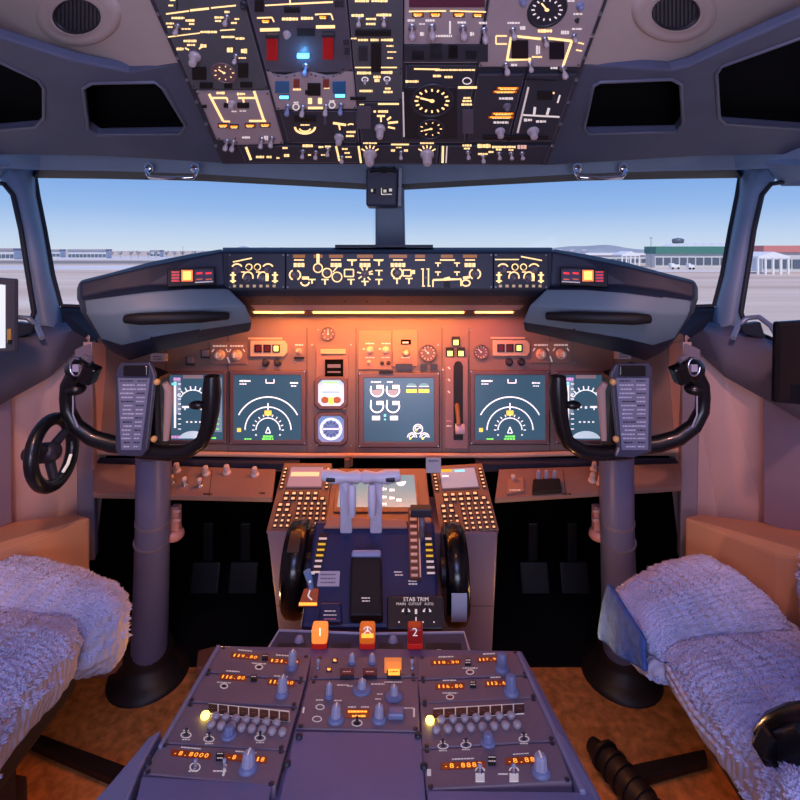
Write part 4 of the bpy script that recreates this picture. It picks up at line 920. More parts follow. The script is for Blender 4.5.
module('overhead module with two red guards and a blue light, upper centre-left', -.209, -.073, -30, 72, PLATE, [
    ('ln', 265, 5.5, 290, 4, 1.4), ('ln', 291, 4, 333, 2, 1.8), ('ln', 290, 0, 290, 5, 1.5), ('bk', 259, 6, 9, 12), ('an', 265.5, 21.5, 8, 3), ('ln', 257, 18, 272, 17.5, 1.6), ('ln', 272, 17.5, 274, 22, 1.4), ('ln', 260, 30, 279.5, 29.5, 3.2), ('cover', 272, 48, 11, 26, REDC), ('bk', 272, 36, 11, 4),
    ('tx', 290, 19, 16, 3.2), ('tx', 307, 18.3, 12, 3.2), ('bk', 292, 10.5, 16, 5), ('bk', 306, 33, 18, 7), ('kn', 287, 34, 4, 6, PADDLE), ('an', 323, 17.5, 8, 3), ('ln', 315, 14.5, 331, 14, 1.6), ('ln', 331, 14, 333, 20, 1.4), ('ln', 316, 27, 335, 26.7, 3.2), ('cover', 328, 47, 11, 26, REDC),
    ('tx', 328, 51, 6, 2.4, ORG), ('tx', 328, 55, 6, 2.4, ORG), ('tx', 328, 58.5, 6, 2.4, ORG), ('bk', 346, 43, 6, 4, KNOBD), ('bk', 347, 52, 5, 6, KNOBD), ('bk', 339, 4, 9, 7, KNOBD), ('sw', 306, 66, 15, 6, KNOBG)])
g = module('pale scalloped overhead plate with two dark blue windows, centre-left', -.209, -.073, 72, 107, PLATEL, [
    ('bk', 282, 88, 14, 11, BLUD), ('bk', 339, 88, 13, 11, BLUD), ('bk', 296.5, 84, 6, 8, mat('lens_rust', (130, 50, 44), .4)), ('bk', 326, 84, 6, 8, mat('lens_rust', (130, 50, 44), .4)), ('tx', 297, 89.5, 8, 2.2), ('tx', 327, 88, 6, 2), ('bk', 314, 90, 13, 12), ('bk', 308, 93, 6, 4), ('ln', 310, 98, 310, 104, 4), ('ln', 320, 98, 320, 104, 4), ('ln', 308, 108, 323, 108, 2.4),
    ('sw', 288, 106, 13, 5.2, KNOBG), ('sw', 303, 107, 13, 5, PADDLE), ('sw', 326, 106, 13, 5, PADDLE), ('sw', 341, 105, 13, 5.2, KNOBG), ('arc', 296, 107, 3, 3, 0, 360, 1.2, WHL), ('arc', 332, 105, 3, 3, 0, 360, 1.2, WHL), ('tx', 296, 102.5, 5, 1.6, WHL), ('tx', 332, 101, 5, 1.6, WHL)],
    [(ux(-.209, 110), 110), (ux(-.073, 109), 109), (ux(-.073, 70), 70), (346, 69), (343, 73), (336, 76), (326, 77), (318, 75), (312, 72), (300, 72), (292, 75), (284, 77), (276, 76), (270, 72), (ux(-.209, 70), 70)])
annun(g, S1, 284, 97.5, 9, 3, BLUL); annun(g, S1, 340, 96, 10, 3, BLUL)
SL0 = S1.hit(303, 57); b = MB(); b.rect(S1, 303, 56.5, 12, 3.6, 0, .004, BLUL); o = b.build('blue_light', g)
module('dark overhead module with a half-round amber meter, lower centre-left', -.205, -.073, 111, 143, PLATED, [
    ('arc', 305, 127, 10, 6.5, 180, 360, 2.2), ('arc', 305, 128, 5.5, 3.5, 190, 350, 1.6), ('tx', 305, 125, 9, 1.4), ('bk', 305, 119.5, 22, 5), ('kn', 339, 137, 5, 10), ('ln', 333, 123, 346, 125, 2.4), ('ln', 339, 125, 340, 130, 1.6), ('arc', 351, 129, 5, 5, 60, 130, 1.4), ('tx', 351, 132, 9, 2.2), ('tx', 350, 136, 8, 2.0), ('bk', 325, 120, 3, 10, PLATE)])
module('dark strip of small toggles, lower left edge of overhead', -.298, -.073, 146, 162.5, PLATED, [
    ('ln', 246, 147, 251, 160, 2.4), ('tx', 260, 157, 8, 2.6), ('tx', 269, 157, 5, 2.6), ('tx', 285, 148, 5), ('tx', 287, 155.5, 6, 3.4), ('tx', 278, 158, 3), ('tx', 308, 145.8, 11, 3.2), ('tx', 321, 147, 5), ('tx', 328, 146.5, 6), ('sw', 303, 151, 9), ('sw', 316, 152, 9), ('sw', 328, 149, 9), ('tx', 310, 155, 4, 1.6), ('tx', 323, 155, 4, 1.6),
    ('ln', 336, 146, 339.5, 161, 2), ('tx', 345, 149, 6, 1.8), ('tx', 347.5, 153, 6, 1.8), ('tx', 348.5, 157, 6, 1.8), ('sw', 342, 157, 7)])
module('central overhead module with a tall black slot and rows of amber legends', -.071, .004, -30, 71, PLATEG, [
    ('tx', 362, 1, 14, 2.6), ('tx', 379.5, 1, 16, 2.6), ('tx', 358, 15.5, 13, 3), ('tx', 384, 15, 15, 3), ('tx', 371, 19, 10, 2.4), ('tx', 371, 24, 10, 2.4), ('sw', 359, 19, 11, 5), ('sw', 384, 19, 11, 5), ('bk', 373, 33.5, 36, 6), ('tx', 354, 38.5, 6, 1.6), ('tx', 363, 40, 10, 2.6), ('tx', 374.5, 40, 8, 2.6), ('tx', 387, 40, 12, 2.6),
    ('bk', 376, 58, 10, 29), ('bk', 363, 54, 9, 14, KNOBD), ('tx', 390, 46, 7, 1.8), ('tx', 392, 52, 9, 1.4), ('tx', 390, 58, 6, 1.6), ('ln', 355, 67.5, 372, 67.5, 1.3), ('ln', 381, 67.5, 397, 67.5, 1.3), ('sw', 362, -14, 11), ('sw', 382, -14, 11)])
module('overhead module with a small amber star between two tiny dials', -.071, .004, 71.5, 101, PLATEG, [
    ('tx', 364, 73, 14, 3), ('tx', 387, 72.5, 12, 3), ('ring', 365, 79.5, 3), ('ring', 387, 79, 3), ('kn', 365, 81, 2.2, 5), ('kn', 387, 81, 2.2, 5), ('tx', 377, 77, 7, 3), ('tx', 377, 80.5, 5, 3), ('tx', 366, 91, 13, 2.6), ('tx', 388, 88.5, 6, 2), ('tx', 388, 92, 9, 2.6), ('bk', 358, 99, 16, 2.5)])
module('dark overhead module with a single clear knob, lower centre', -.071, .006, 102, 143, PLATED, [
    ('ln', 378, 104, 399, 104, 1.8), ('tx', 383, 111.5, 10, 2.6), ('tx', 375, 111.5, 3, 2.6), ('kn', 380, 128, 5.5, 14), ('ln', 377, 116, 385, 116, 2), ('ln', 381, 117, 381, 122, 1.6), ('ln', 387, 120, 391, 117, 2), ('ln', 388, 123, 398, 122, 2.2), ('ln', 388, 127, 395, 128.5, 1.8), ('tx', 362, 104.5, 5, 1.4), ('bk', 364, 118, 14, 22, PLATE)])
module('dark strip with two large clear knobs, lower middle edge of overhead', -.071, .072, 145.5, 164, PLATED, [
    ('ln', 358.5, 146, 361, 163, 2), ('fan', 370, 154, 8), ('kn', 370, 154, 7, 14), ('fan', 427, 154, 8), ('kn', 427, 154, 7, 14), ('ln', 391, 144.5, 409, 144.5, 1.6), ('tx', 399, 147.5, 6, 1.4), ('tx', 393, 150.5, 4, 2.6), ('tx', 406, 150.5, 4, 2.6), ('sw', 401, 152, 9, 4)])
module('pinkish overhead module with four white paddle switches under four amber lights', .006, .118, -30, 63, PLATEL, [
    ('an', 418, 15, 10, 3), ('an', 435.5, 15, 10, 3), ('an', 459, 15, 10, 3), ('an', 478, 15.5, 9, 3), ('ln', 409, 11.5, 446, 11, 1.4), ('ln', 450, 11, 486, 12, 1.4), ('tx', 411, 20.5, 7, 2.6, WHL), ('tx', 430, 20.5, 9, 2.6, WHL), ('tx', 462, 22.5, 9, 2.6, WHL), ('tx', 483, 23, 8, 2.6, WHL), ('tx', 422, 24, 6, 1.6, WHL), ('ln', 450, 21, 450, 34, 1.8, WHL), ('tx', 422, 34, 4, 4, WHL), ('tx', 472, 34, 4, 4, WHL), ('tx', 443, 36, 18, 2.6, WHL),
    ('sw', 412, 27, 19, 7), ('sw', 432, 27, 19, 7), ('sw', 463, 28, 18, 7), ('sw', 484, 30, 20, 6), ('bk', 446, 53.5, 84, 17, PLATED), ('bk', 418, 55, 13, 10), ('bk', 436, 52, 13, 15), ('bk', 453, 52, 10, 14), ('bk', 471, 55, 12, 9), ('bk', 447, 2, 76, 11, mat('plum_plate', (88, 40, 58), .5))])
module('dark overhead module with amber text lines above the large round amber dial', .008, .118, 65, 88, PLATED, [
    ('ln', 414, 69, 440, 69.4, 1.6), ('tx', 455, 70, 40, 2), ('tx', 437, 76, 8, 2.4), ('tx', 448.5, 77, 8, 2.4), ('tx', 412, 81.5, 13, 2.6), ('ring', 467, 81, 4.2), ('ln', 458, 87.5, 477, 87.5, 2.4)])
module('dark framed overhead module with a large round amber dial over a smaller one', .008, .118, 89, 143, PLATED, [
    ('ln', 403, 92, 404, 137, 1.5, CREAM), ('bk', 431, 114, 52, 50, mat('recess_dark', (24, 25, 34), .5)), ('ga', 432, 101, 19, 13, KNOBD, AMBL, 16, 160), ('arc', 431, 99, 10, 6.5, 200, 520, 3.0), ('arc', 431, 99.5, 4, 3, 0, 360, 1.3), ('tx', 443, 111.5, 14, 2.2, WHL), ('ga', 431, 129, 12, 7.5, KNOBD, AMBL, 9, 200), ('arc', 431, 128, 9, 5, 180, 360, 2.4), ('tx', 467, 98, 7, 2.2), ('tx', 467, 101, 9, 2.4), ('tx', 467, 104.5, 11, 2.4), ('bk', 468, 122, 11, 24, PLATE)])
module('dark strip with five small clear switches, lower right edge of overhead', .074, .278, 146, 164.5, PLATED, [
    ('ln', 443, 146, 442.5, 163, 2.2), ('ln', 447, 146, 446, 163, 1.2, WHL), ('tx', 467, 145.5, 9, 2.4), ('tx', 467, 148.5, 6, 2.0), ('sw', 468, 152, 9), ('tx', 484, 146, 13, 4), ('tx', 483, 154, 10, 2), ('sw', 483, 156, 8), ('tx', 491, 152, 5, 1.8), ('tx', 499, 147, 14, 2.4), ('tx', 499, 149.5, 6, 2), ('sw', 499, 153, 8), ('tx', 511, 147, 9, 2.6), ('tx', 511, 150, 5, 1.4), ('sw', 511, 153, 8), ('tx', 522, 147, 9, 4, mat('legend_peach', (230, 180, 160), .5, emit=.6)), ('sw', 522, 153, 8)])
module('pale overhead module with large black dial and yellow duct lines, at the right', .122, .278, -30, 67, PLATEL, [
    ('ga', 547, 10, 17, 12, KNOBD, WHL, 14, 120), ('ln', 513, 36, 541, 39, 2.4), ('ln', 546, 38, 572, 41, 2.4), ('ln', 511, 37, 507, 61, 2.4), ('ln', 508, 60, 531, 59, 2.4), ('ln', 530, 59, 529, 64, 1.6), ('ln', 572, 41, 563, 66, 2.4), ('ln', 496, 36, 507, 36, 1.4), ('ln', 496, 44, 507, 44, 1.4), ('ln', 496, 36, 496, 44, 1.2), ('ln', 575, 42, 584, 44, 1.3), ('ln', 576, 50, 582, 51, 1.3),
    ('bk', 520, 50, 17, 18, SCRK), ('bk', 557, 51, 15, 17, SCRK), ('sw', 513, 30, 14, 6), ('sw', 545, 39, 12, 5), ('sw', 574, 36, 10, 5), ('sw', 506, 65, 14, 6), ('sw', 530, 64, 11, 5), ('sw', 563, 68, 15, 6), ('tx', 514, 23, 13, 2.2, WHL), ('tx', 523, 28, 6, 4, WHL), ('tx', 545, 31, 14, 3.4), ('tx', 565, 32.5, 8, 4, WHL), ('tx', 577, 29, 10, 2, WHL), ('tx', 538, 50, 4, 9, WHL), ('tx', 537, 57, 10, 1.8), ('tx', 514, 65, 6, 2.6, WHL), ('tx', 554, 68, 7, 2.6, WHL), ('kn', 523, 1, 4, 7, KNOBG), ('kn', 580, 5.5, 4, 7, KNOBG), ('kn', 577, 20, 2.4, 4, KNOBD), ('tx', 571, 1, 7, 2, WHL), ('tx', 578, 14, 9, 2, WHL)])
module('dark overhead module with two lit orange readouts, lower right', .122, .196, 74, 142, PLATED, [
    ('an', 508, 88.5, 22, 2.4), ('an', 505, 92, 24, 2.2), ('tx', 506, 98.5, 14, 2.6, WHL), ('kn', 507, 106, 4, 6, KNOBM), ('an', 503, 114, 22, 2.4), ('an', 501, 117.5, 25, 2.2), ('tx', 501, 122.5, 15, 2.4, WHL), ('kn', 500, 131, 5, 9, PADDLE), ('bk', 505, 138, 45, 3.5), ('tx', 502, 138, 38, 1.2, mat('slit_grey', (90, 92, 106), .5))])
module('dark overhead module with black oval window and white duct lines, right corner', .199, .278, 74, 142, PLATED, [
    ('ln', 528.5, 87, 517.5, 133, 2.0, CREAM), ('bk', 545, 96, 15, 8), ('tx', 552, 93, 5, 2.4), ('ln', 560, 95, 557.5, 103, 1.8, WHL), ('ln', 535, 107, 534, 115, 2.6, WHL), ('ln', 549, 108, 547, 115, 2.6, WHL), ('ln', 523, 115, 559.5, 117, 1.8, WHL), ('tx', 528, 120, 8, 3, WHL), ('tx', 541, 121.5, 10, 2.6, WHL), ('kn', 533, 131, 6, 10), ('bk', 538, 138.5, 22, 3), ('ln', 523, 79, 556, 80.5, 1.5, BLACK)])
# ---- compass box on the centre post
t = thing('standby_compass_box', 'small dark box with white marks on the centre post just under the overhead panel', 'compass', P(384, 185, 1.5))
b = MB(); b.prism([P(x, y, 1.50) for x, y in ((366, 206), (397, 206), (398, 168), (366, 168))], V((0, .1, 0)), mat('compass_blue_black', (60, 64, 92), .5)); b.build('body', t, bevel=.006)
b = MB(); SC = Plane(P(380, 180, 1.498), P(390, 180, 1.498), P(380, 200, 1.498)); b.rect(SC, 386, 192, 12, 7, 0, .003, BLACK); b.rect(SC, 373, 191, 6, 5, 0, .003, BLACK)
b.line(SC, 381.5, 188, 381.5, 194.5, 1, WHL, .0034); b.line(SC, 381.5, 194.5, 392, 194.2, 1, WHL, .0034); b.rect(SC, 385, 191, 3, 3, .003, .0034, WHL); b.rect(SC, 390.5, 190, 3, 3, .003, .0034, WHL); b.rect(SC, 372, 190.5, 2, 3, .003, .0034, WHL); b.build('dial_window', t)
b = MB(); b.tube([P(370, 171, 1.49), P(384, 168.5, 1.485), P(396, 171, 1.49)], .006, BLACK, 8); b.tube([P(372, 168, 1.49), P(384, 172, 1.485), P(395, 167.5, 1.49)], .004, BLACK, 8); b.build('bracket', t)
b = MB(); b.prism([P(x, y, 1.50) for x, y in ((398, 206), (401, 206), (402, 168), (399, 168))], V((0, .1, 0)), mat('trim_pale', (150, 162, 180), .4)); b.build('side_trim', t)
# ---- grab handles over the windscreens
for x0, x1, lab in ((146, 197, 'chrome grab handle above the left windscreen'), (575, 626, 'chrome grab handle above the right windscreen')):
    t = thing('grab_handle', lab, 'handle', P((x0+x1)/2, 172, 1.42), 'grab handles'); Y = 1.38
    b = MB(); b.tube([P(x0+2, 168, Y), P(x0+1, 173, Y-.03), P(x0+4, 177.5, Y-.035), P((x0+x1)/2, 178.5, Y-.035), P(x1-4, 177.5, Y-.035), P(x1-1, 173, Y-.03), P(x1-2, 168, Y)], .0055, CHROME, 10); b.build('bar', t)
    for x in (x0+2.5, x1-2.5):
        b = MB(); b.sphere(P(x, 168, Y-.01), .013, CHROME, 14, 8, (1, .6, 1)); b.build('mount', t)
# ================================================================ centre pedestal
# forward body under the two keypads
t = thing('pedestal_body', 'purple-grey centre pedestal body between the footwells carrying throttles and radios', 'pedestal', V((0, .9, 0)))
b = MB()
fl = [P(267, 531, 1.10), P(320, 531, 1.10), P(318, 640, 1.02), P(284, 640, 1.02)]
b.face(fl, PEDF)
b.prism([P(267, 532, 1.10), P(498, 532, 1.10), P(492, 658, 1.03), P(281, 655, 1.03)], V((0, .16, .0)), PEDF); b.build('front_body', t, bevel=.004)
S_ = Plane(P(300, 532, 1.099), P(400, 532, 1.099), P(300, 655, 1.029))
for xa_, xb_ in ((440, 495), (276, 300)):
    b = MB(); b.line(S_, xa_, 606, xb_, 606, .8, KNOBD, .001); b.build('seam', t)
TP = [P(213, 645, .752), P(524, 650, .748), P(602, 803, .50), P(630, 900, .40), P(100, 900, .40), P(138, 790, .50)]
ST = Plane(P(219, 646, .745), P(520, 650, .742), P(380, 790, .504))
def tp(x, y, h=0): return ST.hit(x, y, h)
b = MB(); tops = [(216, 645), (522, 650), (603, 800), (640, 870), (100, 870), (146, 775), (160, 741)]
b.prism([tp(x, y, -.012)-V((0, 0, .4)) for x, y in tops], V((0, 0, .40)), PEDM); b.build('aft_body', t, bevel=.004)
# side rails with flange
b = MB()
b.slab(ST, [(158, 745), (162, 745), (221, 645), (217, 644)], -.02, .004, PEDR); b.build('edge_rail', t, bevel=.0015)
b = MB(); b.slab(ST, [(520, 651), (516, 651), (580, 790), (586, 790)], -.02, .004, PEDR); b.build('edge_rail', t, bevel=.0015)
b = MB()
b.prism([tp(162, 728, -.004), tp(148, 737, -.004), tp(112, 780, -.004), tp(88, 806, -.004), tp(70, 870, -.004), tp(120, 870, -.004), tp(128, 800, -.004), tp(140, 770, -.004)], V((0, 0, -.03)), PEDR)
b.build('side_flange', t, bevel=.003)
b = MB(); b.prism([tp(554, 727, -.004), tp(566, 738, -.004), tp(596, 790, -.004), tp(610, 830, -.004), tp(620, 870, -.004), tp(590, 870, -.004), tp(575, 790, -.004)], V((0, 0, -.03)), PEDR)
b.build('side_flange', t, bevel=.003)
# blank plates
def plate(label, q, m=PEDM, name='blank_plate', cat='panel', grp=None):
    g = thing(name, label, cat, tp(sum(p[0] for p in q)/len(q), sum(p[1] for p in q)/len(q)), grp)
    b = MB(); b.slab(ST, q, -.012, 0, m); b.build('face_plate', g, bevel=.0012); return g
g = plate('large smooth blank plate in the middle of the aft pedestal', [(272, 800+30), (428, 830), (421, 733), (295, 731)])
for x, y in ((299, 738), (287, 765), (418, 737), (424, 768)):
    b = MB(); b.lathe(tp(x, y), ST.n, [(.004, 0), (.004, .003), (.002, .004), (0, .004)], KNOBD, 10); b.build('latch', g)
plate('blank plate at the bottom left of the aft pedestal, beside the smooth centre plate', [(120, 870), (255, 870), (272, 784), (142, 776)])
plate('blank plate at the bottom right of the aft pedestal, beside the smooth centre plate', [(430, 870), (630, 870), (592, 792), (427, 790)])
def pmodule(name, label, q, grp=None):
    g = plate(label, q, PLATE if False else mat('radio_plate', (124, 108, 118), .5, var=(20, .08)), name, 'radio panel', grp)
    c = V((sum(p[0] for p in q)/len(q), sum(p[1] for p in q)/len(q)))
    for p in q:
        b = MB(); d = V(p); d = d+(c-d).normalized()*5; b.lathe(tp(d.x, d.y), ST.n, [(.0028, 0), (.0028, .001), (0, .0015)], KNOBD, 8); b.build('fastener', g)
    return g
def readout(g, x, y, w, h, txt, tilt=0, m=ORG, tw=None, lab=True, sp=None):
    b = MB(); b.slab(ST, [(x-w/2, y+h/2-tilt*w/2), (x+w/2, y+h/2+tilt*w/2), (x+w/2, y-h/2+tilt*w/2), (x-w/2, y-h/2-tilt*w/2)], 0, .0008, mat('readout_glass', (62, 20, 8), .3, emit=.4, erg=(150, 52, 12)))
    n = len(txt)
    cw = w*.9/n
    for i, ch in enumerate(txt):
        if ch != ' ': xx = x-w*.45+cw*(i+.5); b.text(ST, xx, y+.3+tilt*(xx-x), ch, h*1.25, m, .0012, wid=cw*(.72 if ch not in '.-1' else .32))
    if lab: b.leg(ST, x, y-h/2-3-0*tilt, w*.5, 1.4, CREAM, .0008, tilt)
    b.build('digital_readout', g)
def pring(b, x, y, r=3.6): b.arc(ST, x, y, r, r*.62, 0, 360, 1.1, CREAM, .0008); 
LT = .06
r1 = pmodule('radio_tuning_panel', 'topmost radio tuning panel in the left column of the pedestal, nearest the fire handles', [(204, 671), (306, 680), (311, 656), (219, 646)], 'radio tuning panels')
readout(r1, 245, 656, 28, 5, '119.80', .1); readout(r1, 284, 661, 32, 5, '121.50', .07); knob(r1, ST, 292, 668, 6, 15, KNOBG, top=KNOBL, pointer=CREAM)
r2 = pmodule('radio_tuning_panel', 'second radio tuning panel in the left column, directly above the left audio buttons', [(187, 701), (299, 706), (305, 682), (203, 673)], 'radio tuning panels')
readout(r2, 233, 677, 27, 5.5, '116.80', .07); readout(r2, 281, 682, 28, 5.5, '113.60', .06); knob(r2, ST, 282, 695, 7, 16, KNOBG, top=KNOBL, pointer=CREAM)
for g, x, y in ((r1, 259, 667), (r2, 224, 686)):
    b = MB(); pring(b, x, y); b.leg(ST, x, y-3.5, 14, 1.2, CREAM, .0008, .06); b.disc(ST, x, y, 2, 1.3, BLACK, .001); b.build('legend', g); 
for g, x, y in ((r1, 265, 656), (r2, 254, 677)):
    b = MB(); b.rect(ST, x, y, 6, 4.6, 0, .003, BLACK); b.leg(ST, x, y-.6, 5, 1, CREAM, .0033); b.build('transfer_button', g)
ra = pmodule('audio_control_panel', 'left audio control panel with a glowing yellow cap at its left end', [(160, 742), (286, 750), (298, 708), (186, 703)], 'audio control panels')
rb = pmodule('audio_control_panel', 'right audio control panel with a glowing yellow cap at its left end', [(422, 748), (556, 740), (538, 698), (420, 704)], 'audio control panels')
def audio(g, x0, y0, dx, dy, kx, ky, n1=8):
    b = MB()
    b.slab(ST, [(x0-4.5, y0+5.0), (x0+dx*7+5, y0+7*dy+5.0), (x0+dx*7+5, y0+7*dy-5), (x0-4.5, y0-5.0)], 0, .0012, CREAM); b.build('button_frame', g)
    for k in range(8):
        c = MB(); x, y = x0+k*dx, y0+k*dy; hw = dx/2-.6; c.slab(ST, [(x-hw, y+4-dy*.5), (x+hw, y+4+dy*.5), (x+hw, y-4+dy*.5), (x-hw, y-4-dy*.5)], .001, .0025, mat('mic_key', (58, 34, 38), .35)); c.leg(ST, x, y+.5, 4, 1, mat('key_ink', (140, 90, 90), .5), .003); c.build('mic_button', g)
    for row in range(2):
        for k in range(8):
            x = x0-8+kx*0+k*dx+row*6; y = y0+10+k*dy*1.0+row*9
            if x > x0+7*dx+5: continue
            lit = (row == 0 and k == 0)
            c = MB(); p = tp(x, y); kk = ST.px(x, y); mm = LAMPY if lit else mat('volume_cap', (176, 166, 168), .35)
            c.lathe(p, ST.n, [(3.2*kk, 0), (4.1*kk, 1.2*kk), (4.3*kk, 3.2*kk), (3.4*kk, 4.6*kk), (1.6*kk, 5.2*kk), (0, 5.3*kk)], mm, 14); c.build('volume_knob', g)
audio(ra, 213, 708, 10.2, 1.1, 0, 0)
audio(rb, 438, 713, 11.6, -.7, 0, 0)
for g, pts_, kn in ((ra, ((186, 735), (209, 739), (260, 738)), (229, 736)), (rb, ((443, 746), (466, 745), (524, 739)), (488, 743))):
    b = MB()
    for x, y in pts_: b.arc(ST, x, y, 5, 2.8, 0, 360, 1.2, CREAM, .0008); b.leg(ST, x, y-4.5, 6, 1.6, CREAM, .0008); b.leg(ST, x, y+4.6, 8, 1.2, CREAM, .0008)
    b.build('legend', g)
    for x, y in pts_: toggle(g, ST, x, y, 5, 3, KNOBD)
    knob(g, ST, kn[0], kn[1], 7.5, 9, KNOBG)
r3 = pmodule('radio_tuning_panel', 'lowest radio tuning panel in the left column, below the left audio buttons', [(143, 773), (276, 786), (286, 751), (160, 744)], 'radio tuning panels')
readout(r3, 191, 754, 40, 6, '-8.8000', .09); readout(r3, 246, 758, 42, 6, '-8    18', .08); knob(r3, ST, 248, 769, 9.5, 15, KNOBG, top=KNOBL, pointer=CREAM)
b = MB(); b.rect(ST, 220, 755, 8, 6, 0, .003, BLACK); b.leg(ST, 220, 753.5, 6, 1.2, CREAM, .0034); b.leg(ST, 220, 758, 6, 1.6, CREAM, .0034); b.build('transfer_button', r3)
b = MB(); b.arc(ST, 195, 767, 5, 4, 0, 360, 1.3, CREAM, .0008); b.leg(ST, 193, 771, 9, 2, CREAM, .0008); b.leg(ST, 220, 771, 14, 1.8, CREAM, .0008); b.line(ST, 226, 764, 223, 776, 2.4, CREAM, .0008); b.build('legend', r3)
for x, y in ((195, 768), (224, 768)): toggle(r3, ST, x, y, 7, 4, KNOBL)
knob(r3, ST, 148, 764, 3.6, 6, KNOBD)
# right column
q1 = pmodule('radio_tuning_panel', 'topmost radio tuning panel in the right column of the pedestal, by the right side rail', [(418, 679), (530, 674), (520, 651), (417, 657)], 'radio tuning panels')
readout(q1, 446, 662, 30, 4.5, '118.30', -.03); readout(q1, 489, 659, 24, 4.5, '117.90', -.05); knob(q1, ST, 502, 670, 7.5, 15, KNOBG)
q2 = pmodule('radio_tuning_panel', 'second radio tuning panel in the right column, directly above the right audio buttons', [(420, 703), (538, 697), (530, 676), (418, 681)], 'radio tuning panels')
readout(q2, 450, 686, 29, 5.5, '116.80', -.02); readout(q2, 496, 683, 22, 5.5, '113.6', -.04); knob(q2, ST, 511, 693, 8, 16, KNOBG)
q3 = pmodule('radio_tuning_panel', 'lowest radio tuning panel in the right column, below the right audio buttons', [(426, 789), (572, 781), (557, 742), (422, 750)], 'radio tuning panels')
readout(q3, 463, 765, 44, 6.5, '-8.8888', -.04); readout(q3, 521, 760, 32, 6.5, '-8.88', -.07); knob(q3, ST, 541, 773, 9.5, 16, KNOBG, top=KNOBL, pointer=CREAM)
for g, x, y, bx, by in ((q1, 470, 672, 468, 661), (q2, 450, 697, 473, 683)):
    b = MB(); pring(b, x, y); b.leg(ST, x, y-4, 15, 1.3, CREAM, .0008); b.disc(ST, x, y, 2.2, 1.4, DRED, .001); b.build('legend', g)
    b = MB(); b.rect(ST, bx, by, 6, 5, 0, .003, BLACK); b.leg(ST, bx, by-1, 5, 1.2, CREAM, .0034); b.leg(ST, bx, by+1.5, 5, 1, CREAM, .0034); b.build('transfer_button', g)
b = MB(); b.rect(ST, 492, 759, 8, 7, 0, .003, BLACK); b.leg(ST, 492, 757, 7, 1.3, CREAM, .0034); b.leg(ST, 492, 761, 7, 1.6, CREAM, .0034); b.build('transfer_button', q3)
b = MB()
for x in (480, 514): b.rect(ST, x, 777, 9, 8, 0, .001, CREAM); b.arc(ST, x, 771, 4.4, 4, 0, 180, 1.6, CREAM, .0008)
b.line(ST, 498, 774, 508, 774, 1.6, CREAM, .0008); b.line(ST, 429, 769, 429, 776, 4, CREAM, .0008); b.build('legend', q3)
for x in (480, 514): toggle(q3, ST, x, 773, 7, 4.4, KNOBL)
# centre column
c1 = pmodule('fire_test_panel', 'small pedestal panel with two dark and one lit orange square light', [(311, 678), (418, 676), (417, 657), (315, 657)])
for x, m_ in ((347, DRED), (370, DRED), (394, ORG)):
    b = MB(); b.rect(ST, x, 672, 14, 7.6, 0, .004, KNOBD); b.rect(ST, x, 671.6, 11.5, 5.6, 0, .005, m_); b.leg(ST, x, 671.6, 8, 1, CREAM if m_ is DRED else BROWNBOX, .0054); b.build('square_light', c1)
b = MB(); b.rect(ST, 393, 659.5, 17, 4, 0, .014, mat('amber_block', (225, 130, 60), .4, emit=.6)); b.build('lit_block', c1)
for x, y in ((335, 660), (329, 669)): annun(c1, ST, x, y, 4, 2.4, ORG)
for x, y in ((352, 663), (372, 663)): knob(c1, ST, x, y, 4.6, 8, KNOBG, top=KNOBL, pointer=CREAM)
for x in (318, 412): toggle(c1, ST, x, 668, 7, 3.6, KNOBL)
c2 = pmodule('transponder_panel', 'centre transponder panel with five pale blue-grey knobs above the large blank plate', [(296, 728), (420, 731), (418, 678), (309, 680)])
for x, y, r, h, sk in ((329, 697, 4.6, 12, 1), (362, 690, 6.2, 9, 1.6), (394, 697, 5.8, 10, 1.6), (336, 720, 7.2, 13, 1.15), (379, 720, 6.6, 13, 1.15)): knob(c2, ST, x, y, r, h, KNOBG, skirt=sk, top=KNOBL, pointer=CREAM)
b = MB(); pring(b, 320, 707, 4); pring(b, 317, 719, 4.4); pring(b, 357, 723, 5); b.disc(ST, 357, 723, 3, 1.8, BLACK, .001)
for x, y, w in ((343, 685, 12), (378, 684, 14), (393, 682, 18), (380, 694, 6), (378, 699, 6), (320, 700, 8), (338, 700.5, 8), (350, 686, 6), (408, 708, 10)): b.leg(ST, x, y, w, 1.3, CREAM, .0008)
b.line(ST, 414, 708, 414, 717, 1.8, CREAM, .0008); b.line(ST, 304, 707, 303, 713, 1.8, CREAM, .0008); b.build('legend', c2)
b = MB(); b.rect(ST, 358, 713, 24, 9, 0, .0008, mat('readout_glass', (62, 20, 8), .3)); 
for x in (352, 365): b.leg(ST, x, 707, 8, 1.6, CREAM, .0009)
b.leg(ST, 358, 711.5, 20, 2.2, ORG, .0012); b.leg(ST, 359, 716, 14, 2.2, ORG, .0012); b.build('digital_readout', c2)
b = MB(); b.slab(ST, [(388, 714), (404, 714), (404, 706), (388, 706)], 0, .007, KNOBG); b.build('rocker', c2, bevel=.002)
toggle(c2, ST, 357, 722, 4, 3, KNOBD)

